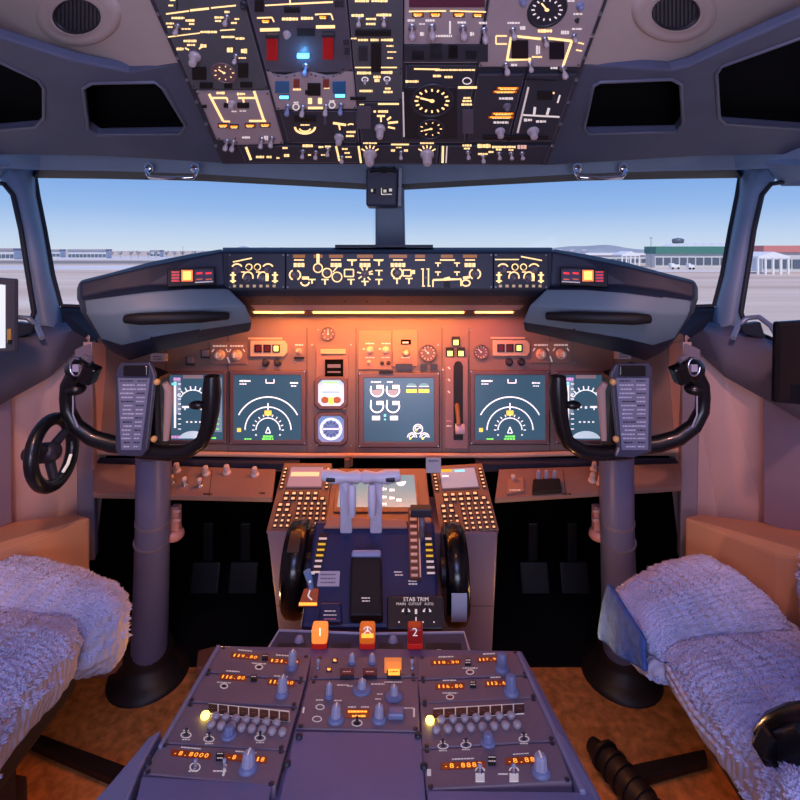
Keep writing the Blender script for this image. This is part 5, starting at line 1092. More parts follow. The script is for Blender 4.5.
# ---- fire handle panel
SF = Plane(P(270, 657, .755), P(470, 657, .755), P(280, 630, .84))
t = thing('fire_control_panel', 'blue-grey sunken tray with a white edge holding the three fire handles', 'control panel', SF.hit(368, 645))
b = MB(); b.slab(SF, [(263, 657), (472, 657), (465, 632), (279, 630)], -.03, .002, mat('fire_tray', (72, 80, 110), .5)); b.build('tray', t, bevel=.002)
b = MB(); b.tube([SF.hit(x, y, .003) for x, y in ((264, 656), (279, 630.5), (372, 634), (464, 632.5), (471, 656))], .0022, mat('rim_white', (190, 194, 210), .4), 8); b.build('rim', t)
for x0, x1 in ((276, 308), (330, 352), (377, 404), (424, 462)):
    b = MB(); b.slab(SF, [(x0, 655), (x1, 655), (x1-1, 643), (x0+2, 643)], .002, .0045, mat('well_dark', (24, 34, 50), .4)); b.build('recess', t)
for x in (299, 393): 
    b = MB(); b.lathe(SF.hit(x, 645), SF.n, [(.008, 0), (.0075, .006), (.005, .012), (0, .014)], KNOBL, 12); b.build('button', t)
b = MB()
for x, y, w in ((299, 651, 14), (393, 651, 14), (439, 650, 4), (345, 652, 10)): b.leg(SF, x, y, w, 1.3, CREAM, .005)
b.build('legend', t)
for x, ch, lm, lab in ((320, '1', ORGH, 'lit orange left engine fire handle marked 1'), (367.5, 'K', ORG, 'half-lit orange middle fire handle'), (415, '2', mat('handle_dim_red', (110, 24, 24), .35, emit=.2, erg=(200, 30, 20)), 'dark red right engine fire handle marked 2')):
    top = P(x, 632, .775); bot = P(x, 655, .765); W = .0235
    b = MB(); b.box(P(x, 632.5, .768), W, .02, .024, lm if ch != 'K' else mat('handle_split', (120, 40, 20), .35, emit=.5, erg=(255, 120, 30))); h = b.build('fire_handle', t, bevel=.0035, bseg=3); h['label'] = lab
    b = MB(); b.box((top+bot)/2+V((0, .012, -.012)), .02, .022, .045, BLACK); b.build('shaft', h, bevel=.002)
    b = MB(); b.box(P(x, 641.5, .768), W*.98, .02, .010, mat('handle_red_base', (150, 20, 18), .3, emit=.3, erg=(230, 40, 20))); b.build('collar', h, bevel=.002)
    Sx = Plane(P(x, 630, .7575), P(x+5, 630, .7575), P(x, 640, .7575)); b = MB()
    if ch == 'K': b.rect(Sx, x, 636, 12, 4, 0, .0006, ORG); b.arc(Sx, x, 631, 4, 4, 20, 160, 1.2, WHL, .001); b.line(Sx, x, 627, x, 632, 1.4, WHL, .001); b.line(Sx, x, 630, x-4, 634, 1.3, WHL, .001); b.line(Sx, x, 630, x+4, 634, 1.3, WHL, .001)
    else: b.text(Sx, x, 632.5, ch, 12, mat('numeral_cream', (255, 236, 200), .5, emit=1.2) if ch == '1' else WHL, .001)
    b.build('numeral', h)

# ================================================================ throttle quadrant
t = thing('throttle_quadrant', 'dark blue-black throttle quadrant with pale twin levers between the trim wheels', 'throttle quadrant', P(368, 610, .86))
SQ = Plane(P(310, 524, 1.0), P(420, 524, 1.0), P(310, 622, .86))
b = MB()
b.slab(SQ, [(300, 628), (440, 628), (434, 520), (315, 520)], -.10, 0, QUAD); b.build('housing', t, bevel=.006)
b = MB(); b.slab(SQ, [(323, 528), (408, 528), (406, 519), (330, 515)], 0, .006, mat('quadrant_orange_edge', (170, 120, 96), .5)); b.build('top_edge', t, bevel=.003)
b = MB(); b.slab(SQ, [(349, 616), (383, 616), (381, 556), (351, 556)], 0, .03, BLACK); b.slab(SQ, [(351, 556), (381, 556), (381, 549), (352, 549)], 0, .034, mat('cover_edge', (150, 160, 195), .4)); b.build('slot_cover', t, bevel=.004)
S3 = Plane(SQ.hit(365, 560, .0305), SQ.hit(375, 560, .0305), SQ.hit(365, 600, .0305)); b = MB(); b.leg(S3, 366, 598, 9, 1.6, CREAM, .0004); b.leg(S3, 366, 601, 8, 1.2, CREAM, .0004); b.build('slot_label', t)
# indexed side scales
for pts_, m_ in (([(313, 572), (320, 572), (328, 533), (320, 533)], YEL), ([(427, 573), (435, 573), (431, 533), (425, 533)], YEL)):
    b = MB(); b.slab(SQ, pts_, 0, .006, mat('scale_dark', (40, 30, 34), .5)); (x0, y0), (x1, _), (x2, y2), (x3, _) = pts_
    for k in range(7):
        f = k/7; a = x0+(x3-x0)*f; c = x1+(x2-x1)*f; y = y0+(y2-y0)*f; b.line(SQ, a, y, c, y, 2.2, YEL if 2 < k < 6 else CREAM, .0066)
    b.build('trim_scale', t)
b = MB(); b.slab(SQ, [(410, 578), (421, 578), (418, 508), (408, 508)], 0, .012, mat('flap_gate', (118, 72, 48), .5))
for k in range(10): b.rect(SQ, 414.5-k*.15, 575-k*7, 6.5, 2.6, .012, .0145, mat('gate_cream', (235, 200, 170), .5))
b.line(SQ, 420.5, 577, 418.5, 510, 1.4, mat('gate_cream', (235, 200, 170), .5), .0125); b.build('flap_gate', t)
b = MB(); b.leg(SQ, 413, 581, 9, 1.8, CREAM, .001); b.leg(SQ, 413, 584, 9, 1.6, CREAM, .001); b.leg(SQ, 398, 572, 8, 1.5, CREAM, .001); b.leg(SQ, 399, 575, 8, 1.2, CREAM, .001); b.build('flap_label', t)
b = MB(); b.slab(SQ, [(317, 586), (339, 586), (340, 571), (319, 571)], 0, .004, LABW)
for k in range(3): b.leg(SQ, 328, 574.5+k*4, 15, 1.5, KNOBM, .0045)
b.build('label_plate', t)
# flap lever & speedbrake lever
b = MB(); b.tube([SQ.hit(421, 540), SQ.hit(422, 525, .05), SQ.hit(421, 506, .06)], .006, KNOBM, 8); b.box(SQ.hit(421, 511, .065), .04, .02, .016, KNOBD); b.build('flap_lever', t, bevel=.002)
b = MB(); b.tube([SQ.hit(312, 590), SQ.hit(309, 578, .03), SQ.hit(307, 571, .04)], [.004, .006, .007], mat('brake_lever_blue', (120, 165, 215), .35), 8); b.tube([SQ.hit(314, 573, .01), SQ.hit(308, 573, .025), SQ.hit(310, 582, .03)], .0025, WHL, 6); b.build('parking_brake_lever', t)
b = MB(); b.slab(SQ, [(298, 606), (317, 606), (319, 588), (304, 588)], 0, .006, mat('lit_orange_box', (190, 96, 50), .45)); b.line(SQ, 299, 604, 317, 604, 3, ORG, .0066); b.line(SQ, 310, 590, 308, 596, 1.5, WHL, .0066); b.line(SQ, 308, 596, 312, 600, 1.5, WHL, .0066); b.build('start_lever_box', t, bevel=.002)
b = MB(); b.slab(SQ, [(318, 622), (342, 622), (341, 602), (320, 602)], 0, .014, QUADL if False else QUAD); b.build('left_box', t, bevel=.003)
S3 = Plane(SQ.hit(330, 610, .0142), SQ.hit(340, 610, .0142), SQ.hit(330, 620, .0142)); b = MB(); b.leg(S3, 330, 611, 11, 1.4, CREAM, .0004); b.leg(S3, 330, 615, 13, 1.2, CREAM, .0004); b.leg(S3, 330, 619, 12, 1.4, mat('pink_legend', (220, 140, 160), .5), .0004); b.build('box_legend', t)
# stabiliser trim panel
b = MB(); b.slab(SQ, [(387, 629), (444, 629), (443, 596), (387, 596)], 0, .018, mat('stab_panel', (20, 26, 36), .4)); b.build('stab_trim_panel', t, bevel=.002)
S3 = Plane(SQ.hit(415, 610, .0182), SQ.hit(425, 610, .0182), SQ.hit(415, 620, .0182)); b = MB()
b.text(S3, 416, 599.5, 'STAB TRIM', 5.2, WHL, .0004, wid=25); b.text(S3, 401, 604, 'MAIN', 3.4, WHL, .0004, wid=9); b.text(S3, 415, 604, 'CUTOUT', 3.2, WHL, .0004, wid=13); b.text(S3, 429, 604, 'AUTO', 3.4, WHL, .0004, wid=9)
for x in (406, 427): b.disc(S3, x, 612, 4.4, 4, WHL, .0004, 12, 0, 180)
b.line(S3, 416, 609, 416, 614, 2.4, WHL, .0004); b.line(S3, 416, 617, 416, 622, 1.4, WHL, .0004)
for x in (399, 409, 423, 434): b.disc(S3, x, 622, .9, .9, WHL, .0004, 8)
b.build('stab_trim_legend', t)
for x in (406, 427): toggle(t, S3, x, 611, 6, 3.4, KNOBD, 'cutout_switch')
# thrust levers
for x, xx, nm in ((348, 346, 0), (374, 376, 1)):
    b = MB()
    b.prism([SQ.hit(xx-6, 534, .0), SQ.hit(xx+6, 534, .0), SQ.hit(xx+6, 505, .06), SQ.hit(xx+7, 478, .10), SQ.hit(xx-7, 478, .10), SQ.hit(xx-6, 505, .06)], V((0, .016, .004)), IVORY)
    tl = b.build('thrust_lever', t, bevel=.003)
    b = MB(); q = -1 if nm == 0 else 1
    c = SQ.hit(xx, 477, .105)
    pr = [(-.047, .010), (-.02, .014), (.0, .009), (.022, .013), (.03, .008)]
    b.tube([c+V((q*-a_*1.0, 0, .004 if i in (0,) else 0)) for i, (a_, r_) in enumerate(pr)], [r_ for a_, r_ in pr], IVORY, 14); lg_ = b.build('lever_grip', tl)
    b = MB(); b.box(c+V((q*.028, -.012, 0)), .018, .006, .008, KNOBD); b.build('go_around_switch', tl, bevel=.002)
# reverse levers in front (lighter bars)
for xx in (352, 372):
    b = MB(); b.tube([SQ.hit(xx, 515, .07), SQ.hit(xx, 495, .115), SQ.hit(xx, 486, .12)], [.007, .008, .007], IVORY, 10); b.build('reverse_lever', t)
# trim wheels
for x0, x1, yc, lab, rr in ((288, 310, 571, 'large black stabiliser trim wheel left of the throttle levers', .085), (443, 465, 576, 'large black stabiliser trim wheel with a pale patch, right of the throttle levers', .088)):
    Y = 1.0; c = P((x0+x1)/2, yc-4, Y); w = (x1-x0)*Y/F
    g = thing('trim_wheel', lab, 'trim wheel', c, 'stabiliser trim wheels'); b = MB()
    b.lathe(c-V((w/2, 0, 0)), (1, 0, 0), [(rr*.5, .004), (rr*.9, 0), (rr*1.0, w*.15), (rr*1.03, w*.5), (rr*1.0, w*.85), (rr*.9, w), (rr*.5, w-.004)], BLACKG, 40); wh = b.build('wheel', g)
    b = MB(); b.lathe(c-V((w/2+.004, 0, 0)), (1, 0, 0), [(rr*.3, 0), (rr*.3, w+.008)], KNOBD, 16); b.build('hub', g)
    if x0 > 400:
        b = MB()
        pts = []
        for i in range(9):
            a = math.radians(168+ i*4.6); pts.append((c.y+rr*1.036*math.cos(a), c.z+rr*1.036*math.sin(a)))
        b.add([V((c.x-w*.32, y_, z_)) for y_, z_ in pts]+[V((c.x+w*.32, y_, z_)) for y_, z_ in pts], [[i, i+1, i+10, i+9] for i in range(8)], LABW); b.build('pale_patch', wh)
    else:
        b = MB()
        pts = []
        for i in range(7):
            a = math.radians(105+ i*4.6); pts.append((c.y+rr*1.036*math.cos(a), c.z+rr*1.036*math.sin(a)))
        b.add([V((c.x-w*.25, y_, z_)) for y_, z_ in pts]+[V((c.x+w*.25, y_, z_)) for y_, z_ in pts], [[i, i+1, i+8, i+7] for i in range(6)], mat('wheel_index', (70, 50, 40), .4)); b.build('index_patch', wh)
# lower display behind the levers
SD = Plane(P(390, 470, 1.245), P(400, 470, 1.245), P(390, 512, 1.14))
t = thing('display_unit', 'lower engine display with a pale teal screen, half hidden behind the thrust levers', 'display screen', SD.hit(378, 510), 'cockpit display units')
b = MB(); b.slab(SD, [(318, 522), (432, 522), (426, 468), (328, 468)], -.03, 0, BOARD2); b.build('housing', t, bevel=.003)
b = MB(); b.slab(SD, [(333, 512), (420, 512), (417, 473), (337, 473)], 0, .004, BOARD2); b.build('bezel', t, bevel=.0015)
S3 = Plane(SD.hit(390, 480, .0042), SD.hit(400, 480, .0042), SD.hit(390, 500, .0042)); b = MB(); b.slab(S3, [(337, 507), (417, 507), (414, 475), (341, 475)], 0, .0004, SCREENL)
b.disc(S3, 401, 481, 5, 5, WHT, .0008, 12, 200, 360)
for x, y in ((378, 497), (384, 489), (384, 497), (384, 504), (392, 490), (392, 498), (378, 504), (399, 500)): b.leg(S3, x, y, 5, 3, WHT, .0008)
b.build('screen', t)

# ================================================================ keypad display units
def cdu(label, q, scr, left):
    # q: TL,TR,BR,BL
    S = Plane(P(q[0][0], q[0][1], 1.225), P(q[1][0], q[1][1], 1.225), P(q[3][0], q[3][1], 1.105))
    g = thing('keypad_display_unit', label, 'keypad display', S.hit((q[2][0]+q[3][0])/2, q[2][1]), 'keypad display units')
    b = MB(); b.slab(S, [q[3], q[2], q[1], q[0]], -.03, .0, CDUM, mat('cdu_side', (110, 90, 92), .5)); b.build('case', g, bevel=.002)
    def f(u, v):   # bilinear
        a = V(q[0]).lerp(V(q[1]), u); c = V(q[3]).lerp(V(q[2]), u); return a.lerp(c, v)
    def quad(b, u0, v0, u1, v1, h0, h1, m): b.slab(S, [tuple(f(*p)) for p in ((u0, v1), (u1, v1), (u1, v0), (u0, v0))], h0, h1, m)
    b = MB(); quad(b, .15, .04, .85, .36, 0, .003, KNOBM); quad(b, .17, .06, .83, .34, .003, .0036, scr)
    if left: quad(b, .2, .13, .76, .19, .0036, .004, mat('screen_reflection_line', (240, 200, 150), .3, emit=.8)); 
    else: quad(b, .17, .06, .40, .10, .0036, .004, YEL); quad(b, .45, .08, .64, .11, .0036, .004, CYAL); quad(b, .2, .15, .32, .17, .0036, .004, WHT)
    b.build('screen', g)
    KT = mat('key_lit', (236, 196, 150), .5, emit=.8, erg=(255, 190, 130))
    def key(u, v, du, dv, name='key'):
        b = MB(); quad(b, u-du, v-dv, u+du, v+dv, 0, .005, KEYM); quad(b, u-du*.6, v-dv*.6, u+du*.6, v+dv*.6, .005, .0056, KT); b.build(name, g)
    for s_ in (.065, .935):
        for k in range(6): key(s_, .08+k*.053, .035, .016, 'line_key')
    for r in range(2):
        for k in range(5+r): key(.2+k*.135, .435+r*.075, .05, .026)
    for r in range(2):
        for k in range(2): key(.13+k*.135, .60+r*.075, .05, .026)
    for r in range(6):
        for k in range(5): key(.47+k*.115, .585+r*.072, .036, .022)
    for r in range(3):
        for k in range(3): key(.12+k*.105, .755+r*.075, .034, .022)
    return g
cdu('left keypad display unit with a pinkish reflecting screen, beside the left lower panel', [(284, 463), (332, 463), (326, 532), (266, 532)], SCRPK, True)
cdu('right keypad display unit with a pale grey screen, beside the right lower panel', [(430, 466), (482, 463), (499, 530), (440, 533)], mat('screen_grey', (160, 165, 180), .3, emit=.35), False)
t = thing('paper_card', 'small pale card standing on the right keypad display unit under the panel lip', 'card', P(433, 470, 1.2))
b = MB(); b.prism([P(x, y, 1.195) for x, y in ((426, 473), (441, 473), (441, 458), (426, 458))], V((0, .003, 0)), LABW); Sx = Plane(P(430, 460, 1.1945), P(440, 460, 1.1945), P(430, 470, 1.1945)); b.leg(Sx, 433.5, 461, 10, 1.6, KNOBM, .0004); b.build('card', t)
t = thing('brake_pressure_fitting', 'tiny orange-brown fitting on the lower lip of the panel above the left thrust lever', 'fitting', P(351, 462, 1.2))
b = MB(); b.box(P(347, 463, 1.2), .012, .012, .02, BROWNBOX); b.box(P(351, 461, 1.2), .008, .012, .024, BROWNBOX); b.build('block', t, bevel=.002)
# ================================================================ control columns
def column(side):
    X = (lambda x: x) if not side else (lambda x: 770-x)   # wheels mirror about 385
    s = 1 if not side else -1
    lab = 'left control column with its horned wheel and checklist clipboard, before the left seat' if not side else 'right control column with its horned wheel and checklist clipboard, before the right seat'
    t = thing('control_column', lab, 'control column', V((P(X(151), 690, 1.2).x, 1.2, 0)), 'control columns')
    b = MB(); b.tube([P(X(154), 452, 1.12), P(X(153), 520, 1.15), P(X(151), 600, 1.20), P(X(149), 668, 1.25)], [.037, .037, .040, .043], COLM, 24); b.build('column', t)
    b = MB(); b.tube([P(X(153), 519, 1.15), P(X(153), 522, 1.151)], .0385, KNOBM, 24); b.tube([P(X(152), 539, 1.16), P(X(152), 541, 1.161)], .0395, KNOBM, 24); b.build('band', t)
    b = MB(); c = P(X(149), 674, 1.25); c.z = 0
    b.lathe(c, (0, 0, 1), [(.095, 0), (.092, .012), (.075, .018), (.068, .03), (.06, .04), (.056, .05), (.058, .065), (.05, .08)], mat('boot_brown', (30, 22, 22), .5), 28); b.build('base_boot', t)
    # hub behind clipboard
    b = MB(); b.prism([P(X(x), y, 1.045) for x, y in ((118, 452), (160, 455), (158, 378), (124, 366))], V((0, .06, 0)), YOKE); b.build('hub', t, bevel=.008, recalc=True)
    # wheel: outboard horn and inboard horn as one tube
    Y0 = 1.03
    pts = [(140, 447, Y0), (112, 444, Y0-.005), (92, 438, Y0-.01), (76, 426, Y0-.012), (68, 411, Y0-.012), (67, 398, Y0-.012), (69, 386, Y0-.015), (76, 374, Y0-.017)]
    b = MB(); b.tube([P(X(x), y, Y) for x, y, Y in pts], [.017, .017, .016, .015, .014, .014, .016, .018], YOKE, 14); oh = b.build('outer_horn', t)
    pts = [(140, 450, Y0), (170, 453, Y0-.005), (188, 451, Y0-.01), (202, 442, Y0-.012), (208, 428, Y0-.012), (211, 410, Y0-.012), (212, 392, Y0-.012), (212, 376, Y0-.012)]
    b = MB(); b.tube([P(X(x), y, Y) for x, y, Y in pts], [.017, .016, .015, .0145, .0155, .0175, .019, .015], YOKE, 14); ih = b.build('inner_horn', t)
    b = MB(); b.sphere(P(X(197), 405, Y0-.02), .011, YOKE, 12, 8, (1.5, 1, .8)); b.build('trigger', ih)
    b = MB()   # grip head
    b.sphere(P(X(80), 369, Y0-.015), .029, YOKE, 16, 10, (.95, .9, .85)); b.sphere(P(X(75), 389, Y0-.015), .018, YOKE, 12, 8, (1.2, 1, .7)); b.build('grip_head', oh)
    b = MB(); b.box(P(X(90), 374, Y0-.034), .026, .03, .036, BLACKG, Matrix.Rotation(.4*s, 3, 'Y')); b.build('trim_switch', oh, bevel=.004)
    b = MB(); ring = [P(X(76)+8*math.cos(a)*.75, 367+math.sin(a)*9, Y0-.045) for a in [i*math.pi/6 for i in range(11)]]; b.tube(ring, .0022, CHROME, 6)
    b.box(P(X(76), 368, Y0-.043), .012, .004, .014, KNOBL); b.build('disconnect_button', oh)
    b = MB(); b.tube([P(X(84), 357, Y0-.02), P(X(90), 360, Y0-.03)], .006, KNOBM, 8); b.tube([P(X(73), 396, Y0-.027), P(X(73), 415, Y0-.024), P(X(78), 427, Y0-.024)], .0018, KNOBL, 6); b.build('wire', oh)
    # clipboard
    Sc = Plane(P(X(116), 363, 1.02), P(X(150), 363, 1.02), P(X(120), 456, 1.0))
    q = [(119, 456), (141, 457), (147, 450), (155, 375), (150, 362), (120, 363), (115, 372), (115, 450)] if not side else [(770-163+8, 457), (634, 458), (652, 452), (653, 370), (650, 363), (616, 364), (611, 374), (618, 448)]
    b = MB(); b.slab(Sc, q, -.012, 0, mat('clip_frame', (62, 66, 86), .35, coat=.3)); cb = b.build('clipboard', t, bevel=.003)
    S3 = Plane(Sc.hit(X(130), 400, .0004), Sc.hit(X(140), 400, .0004), Sc.hit(X(130), 420, .0004)); b = MB()
    cx0, cx1 = (119, 150) if not side else (617, 648)
    qq = [(cx0+2, 450), (cx1-9, 450), (cx1, 378), (cx0-1, 378)] if not side else [(cx0+5, 450), (cx1, 450), (cx1+1, 378), (cx0-1, 378)]
    b.slab(S3, qq, 0, .0015, mat('checklist_card', (116, 124, 148), .4)); random.seed(3+side)
    CI = mat('card_print', (196, 204, 222), .5); CD = mat('card_print_dark', (44, 46, 60), .5)
    for r in range(17):
        y = 381+r*4.1; f = (y-378)/72; a0 = qq[3][0]*(1-f)+qq[0][0]*f+2; a1 = qq[2][0]*(1-f)+qq[1][0]*f-2
        b.leg(S3, a0+(a1-a0)*random.uniform(.2, .34), y, (a1-a0)*random.uniform(.35, .6), 1.5, CI if r % 5 else CD, .0018)
        b.leg(S3, a0+(a1-a0)*.8, y, (a1-a0)*.34, 1.4, CI if r % 3 else CD, .0018)
    b.build('checklist_card', cb)
    b = MB(); b.slab(Sc, [(123, 376), (147, 376), (147, 366), (123, 366)] if not side else [(620, 376), (646, 376), (646, 366), (620, 366)], 0, .008, YOKE); b.build('clip', cb, bevel=.002)
    b = MB()   # glossy tan side spring strip
    b.tube([P(X(165), 383, 1.0), P(X(169), 390, 1.005), P(X(166), 440, 1.01)], [.006, .009, .006], mat('strip_tan_gloss', (190, 160, 150), .25, coat=.5), 10); b.build('side_grip', t)
    for yy_, xx_ in ((382, 157), (439, 154)):
        b = MB(); b.sphere(P(X(xx_), yy_, .995), .0065, mat('knurl_amber', (235, 180, 110), .3), 10, 6); b.build('thumb_screw', t)
column(0); column(1)
# ---- nosewheel tiller on the left wall
c = P(53, 452, 1.0)
t = thing('steering_tiller', 'black nosewheel steering handwheel on the left side wall beside the left control wheel', 'steering wheel', c)
ax = V((.995, .05, .08)).normalized(); R_ = .064
rot = ax.to_track_quat('Z', 'Y').to_matrix()
b = MB(); ringp = [c+rot @ V((R_*math.cos(a), R_*math.sin(a), 0)) for a in [i*2*math.pi/32 for i in range(33)]]; b.tube(ringp, .0125, YOKE, 12); b.build('rim', t)
for k in range(3):
    b = MB(); a = math.pi*2*k/3+.5; b.tube([c+rot @ V((0, 0, -.01)), c+rot @ V((R_*math.cos(a), R_*math.sin(a), 0))], [.010, .008], KNOBD, 8); b.build('spoke', t)
b = MB(); b.lathe(c+rot @ V((0, 0, -.04)), ax, [(.02, 0), (.02, .04), (.014, .05), (0, .05)], KNOBD, 16); b.build('hub', t)
b = MB(); b.tube([c+rot @ V((R_*.75*math.cos(a), R_*.75*math.sin(a), .008)) for a in (-.5, -.9, -1.3)], .003, WHL, 6); b.build('index_mark', t)
b = MB(); b.tube([c+rot @ V((0, 0, -.03)), c+rot @ V((0, 0, -.055))], .012, KNOBD, 10); b.build('mount', t)

# ================================================================ tablets and side window fittings
t = thing('tablet', 'white-screened tablet in a dark frame before the left side window', 'tablet', P(2, 352, .95))
Sx = Plane(P(-20, 280, .98), P(12, 280, .95), P(12, 350, .95)); b = MB(); b.slab(Sx, [(-40, 356), (12.5, 352), (12.5, 279), (-40, 275)], -.012, 0, mat('tablet_frame', (60, 62, 74), .4)); b.build('case', t, bevel=.003)
b = MB(); b.slab(Sx, [(-36, 350), (5, 348), (5, 285), (-36, 281)], 0, .0008, mat('tablet_screen', (190, 205, 215), .2, emit=.8, erg=(215, 228, 235))); b.build('screen', t)
b = MB(); b.rect(Sx, 8.5, 336, 3, 14, 0, .002, mat('strip_yellow', (190, 150, 70), .4)); b.rect(Sx, 9, 342, 3, 4, 0, .003, BLACK); b.build('side_clip', t)
t = thing('tablet', 'black glossy tablet mounted before the right side window', 'tablet', P(790, 400, .95))
Sx = Plane(P(776, 330, .95), P(810, 330, .97), P(776, 400, .95)); b = MB(); b.slab(Sx, [(776, 403), (840, 408), (840, 318), (778, 322)], -.012, 0, BLACKG); b.build('case', t, bevel=.004)
b = MB(); b.slab(Sx, [(779, 398), (836, 402), (836, 324), (781, 327)], 0, .0006, mat('tablet_glass', (6, 6, 8), .05)); b.build('screen', t)
for side in (0, 1):
    X = (lambda x: x) if not side else (lambda x: 775-x)
    t = thing('window_latch', 'bent handle bar on the sill of the %s side window' % ('left' if not side else 'right'), 'handle', P(X(25), 335, 1.18), 'side window handles')
    b = MB(); b.tube([P(X(-8), 346, 1.10), P(X(4), 326, 1.15), P(X(16), 317, 1.18), P(X(28), 318, 1.2), P(X(37), 326, 1.2), P(X(42), 338, 1.17)], [.006]*6, mat('handle_blue_grey', (140, 160, 185), .3, metal=.3), 10); b.build('bar', t)
    b = MB(); b.prism([P(X(x), y, 1.19) for x, y in ((8, 341), (30, 334), (34, 325), (14, 322))], V((0, .02, 0)), mat('pocket_dark', (36, 46, 60), .35)); b.build('latch_plate', t, bevel=.003, recalc=True)

# ================================================================ seats under sheepskin
def loft(b, secs, m, closed=True):
    n = len(secs[0]); vs = [p for s_ in secs for p in s_]
    b.add(vs, [[k*n+i, k*n+(i+1) % n, (k+1)*n+(i+1) % n, (k+1)*n+i] for k in range(len(secs)-1) for i in range(n)], m, True)
    b.add(secs[0], [list(range(n))[::-1]], m); b.add(secs[-1], [list(range(n))], m)
def wool_mesh(name, par, secs, m, ns, tuft, tm, disp=.008, top_only=True, seed=1):
    """closed cushion: loft, subdivide, ruffle; then real wool tufts over its upper faces"""
    b = MB(); loft(b, secs, m); o = b.build(name, par, recalc=True)
    bm = bmesh.new(); bm.from_mesh(o.data)
    bmesh.ops.triangulate(bm, faces=[f for f in bm.faces if len(f.verts) > 4]); 
    for _ in range(2):
        bmesh.ops.subdivide_edges(bm, edges=bm.edges, cuts=1, use_grid_fill=True, smooth=.9)
    bmesh.ops.smooth_vert(bm, verts=bm.verts, factor=.5, use_axis_x=True, use_axis_y=True, use_axis_z=True)
    bmesh.ops.subdivide_edges(bm, edges=bm.edges, cuts=1, use_grid_fill=True)
    bm.normal_update()
    from mathutils import noise
    for v in bm.verts:
        k = noise.noise(v.co*38)*.6+noise.noise(v.co*90)*.4; v.co += v.normal*k*disp
    bm.normal_update(); bm.to_mesh(o.data)
    for p in o.data.polygons: p.use_smooth = True
    # tufts
    rnd = random.Random(seed); fs = [f for f in bm.faces if (f.normal.z > .25 or not top_only)]
    ar = [f.calc_area() for f in fs]; tot = sum(ar); tb = MB(); off = OFF[par]
    for f, a in zip(fs, ar):
        k = a/tot*ns; k = int(k)+(1 if rnd.random() < k-int(k) else 0)
        for _ in range(k):
            w = [rnd.random() for _ in f.verts]; s_ = sum(w); c = sum((v.co*(q/s_) for v, q in zip(f.verts, w)), V((0, 0, 0)))+off
            d = (f.normal*1.0+V((rnd.gauss(0, .5), rnd.gauss(0, .5), rnd.gauss(0, .35)))).normalized(); L_ = tuft*rnd.uniform(.6, 1.4)
            a1 = d.orthogonal().normalized(); a2 = d.cross(a1); r = tuft*rnd.uniform(.28, .45); bend = V((rnd.gauss(0, .4), rnd.gauss(0, .4), -.2))*L_*.5
            vs = []
            for h, rr in ((-.002, r), (L_*.55, r*.8)):
                for i in range(4):
                    an = i*math.pi/2+c.x*50; vs.append(c+d*h+(bend*.4 if h > 0 else V((0, 0, 0)))+a1*(rr*math.cos(an))+a2*(rr*math.sin(an)))
            vs.append(c+d*L_+bend)
            tb.add(vs, [[i, (i+1) % 4, 4+(i+1) % 4, 4+i] for i in range(4)]+[[4+i, 4+(i+1) % 4, 8] for i in range(4)], tm, True)
    bm.free(); g = tb.build('wool_pile', o); g['kind'] = 'stuff'
    return o
def ring(xl, xr, y, zb, zt, rnd=.035, sag=0, tilt=0, n=5, dy=0):
    """rounded-rectangle section across the seat (xl inboard? any), at depth y; tilt lifts the right side; dy skews"""
    pts = []
    def lerp(a, c, f): return a+(c-a)*f
    w = xr-xl
    for (cx, cz, a0) in ((xr-rnd, zt-rnd, 0), (xl+rnd, zt-rnd, 90), (xl+rnd, zb+rnd, 180), (xr-rnd, zb+rnd, 270)):
        for i in range(n):
            a = math.radians(a0+90*i/(n-1)); x = cx+rnd*math.cos(a); z = cz+rnd*math.sin(a)
            f = (x-xl)/w; pts.append(V((x, y+dy*f, z+tilt*(f-.5))))
    return pts
WS = mat('wool_shadow', (150, 148, 176), .95, spec=.1)
# left seat
t = thing('pilot_seat', 'left pilot seat covered in pale bluish-white sheepskin, cut off by the left frame edge', 'seat', V((-.72, .8, 0)), 'pilot seats')
secs = [ring(-.80, -.525, 1.035, .37, .410, .02, dy=-.09), ring(-.815, -.500, 1.0, .33, .448, .045, tilt=-.015, dy=-.085), ring(-.825, -.488, .94, .325, .470, .05, tilt=-.025, dy=-.06), ring(-.83, -.495, .885, .345, .470, .05, tilt=-.03, dy=-.04), ring(-.835, -.545, .85, .375, .435, .03, tilt=-.03, dy=-.03)]
wool_mesh('thigh_bolster', t, secs, WOOLS, 17000, .0052, WOOL, seed=2)
secs = [ring(-.84, -.54, .855, .39, .430, .02, dy=-.03), ring(-.85, -.515, .82, .375, .460, .035, dy=-.02), ring(-.87, -.50, .72, .385, .482, .035), ring(-.89, -.495, .62, .395, .50, .035), ring(-.91, -.49, .48, .40, .51, .035)]
wool_mesh('seat_cushion', t, secs, WOOLS, 34000, .0052, WOOL, seed=3)
b = MB(); b.box((-.72, .70, .32), .28, .4, .10, mat('seat_frame_dark', (44, 34, 38), .6)); b.box((-.74, .66, .14), .2, .36, .28, mat('seat_frame_dark', (44, 34, 38), .6)); b.build('seat_base', t, bevel=.01)
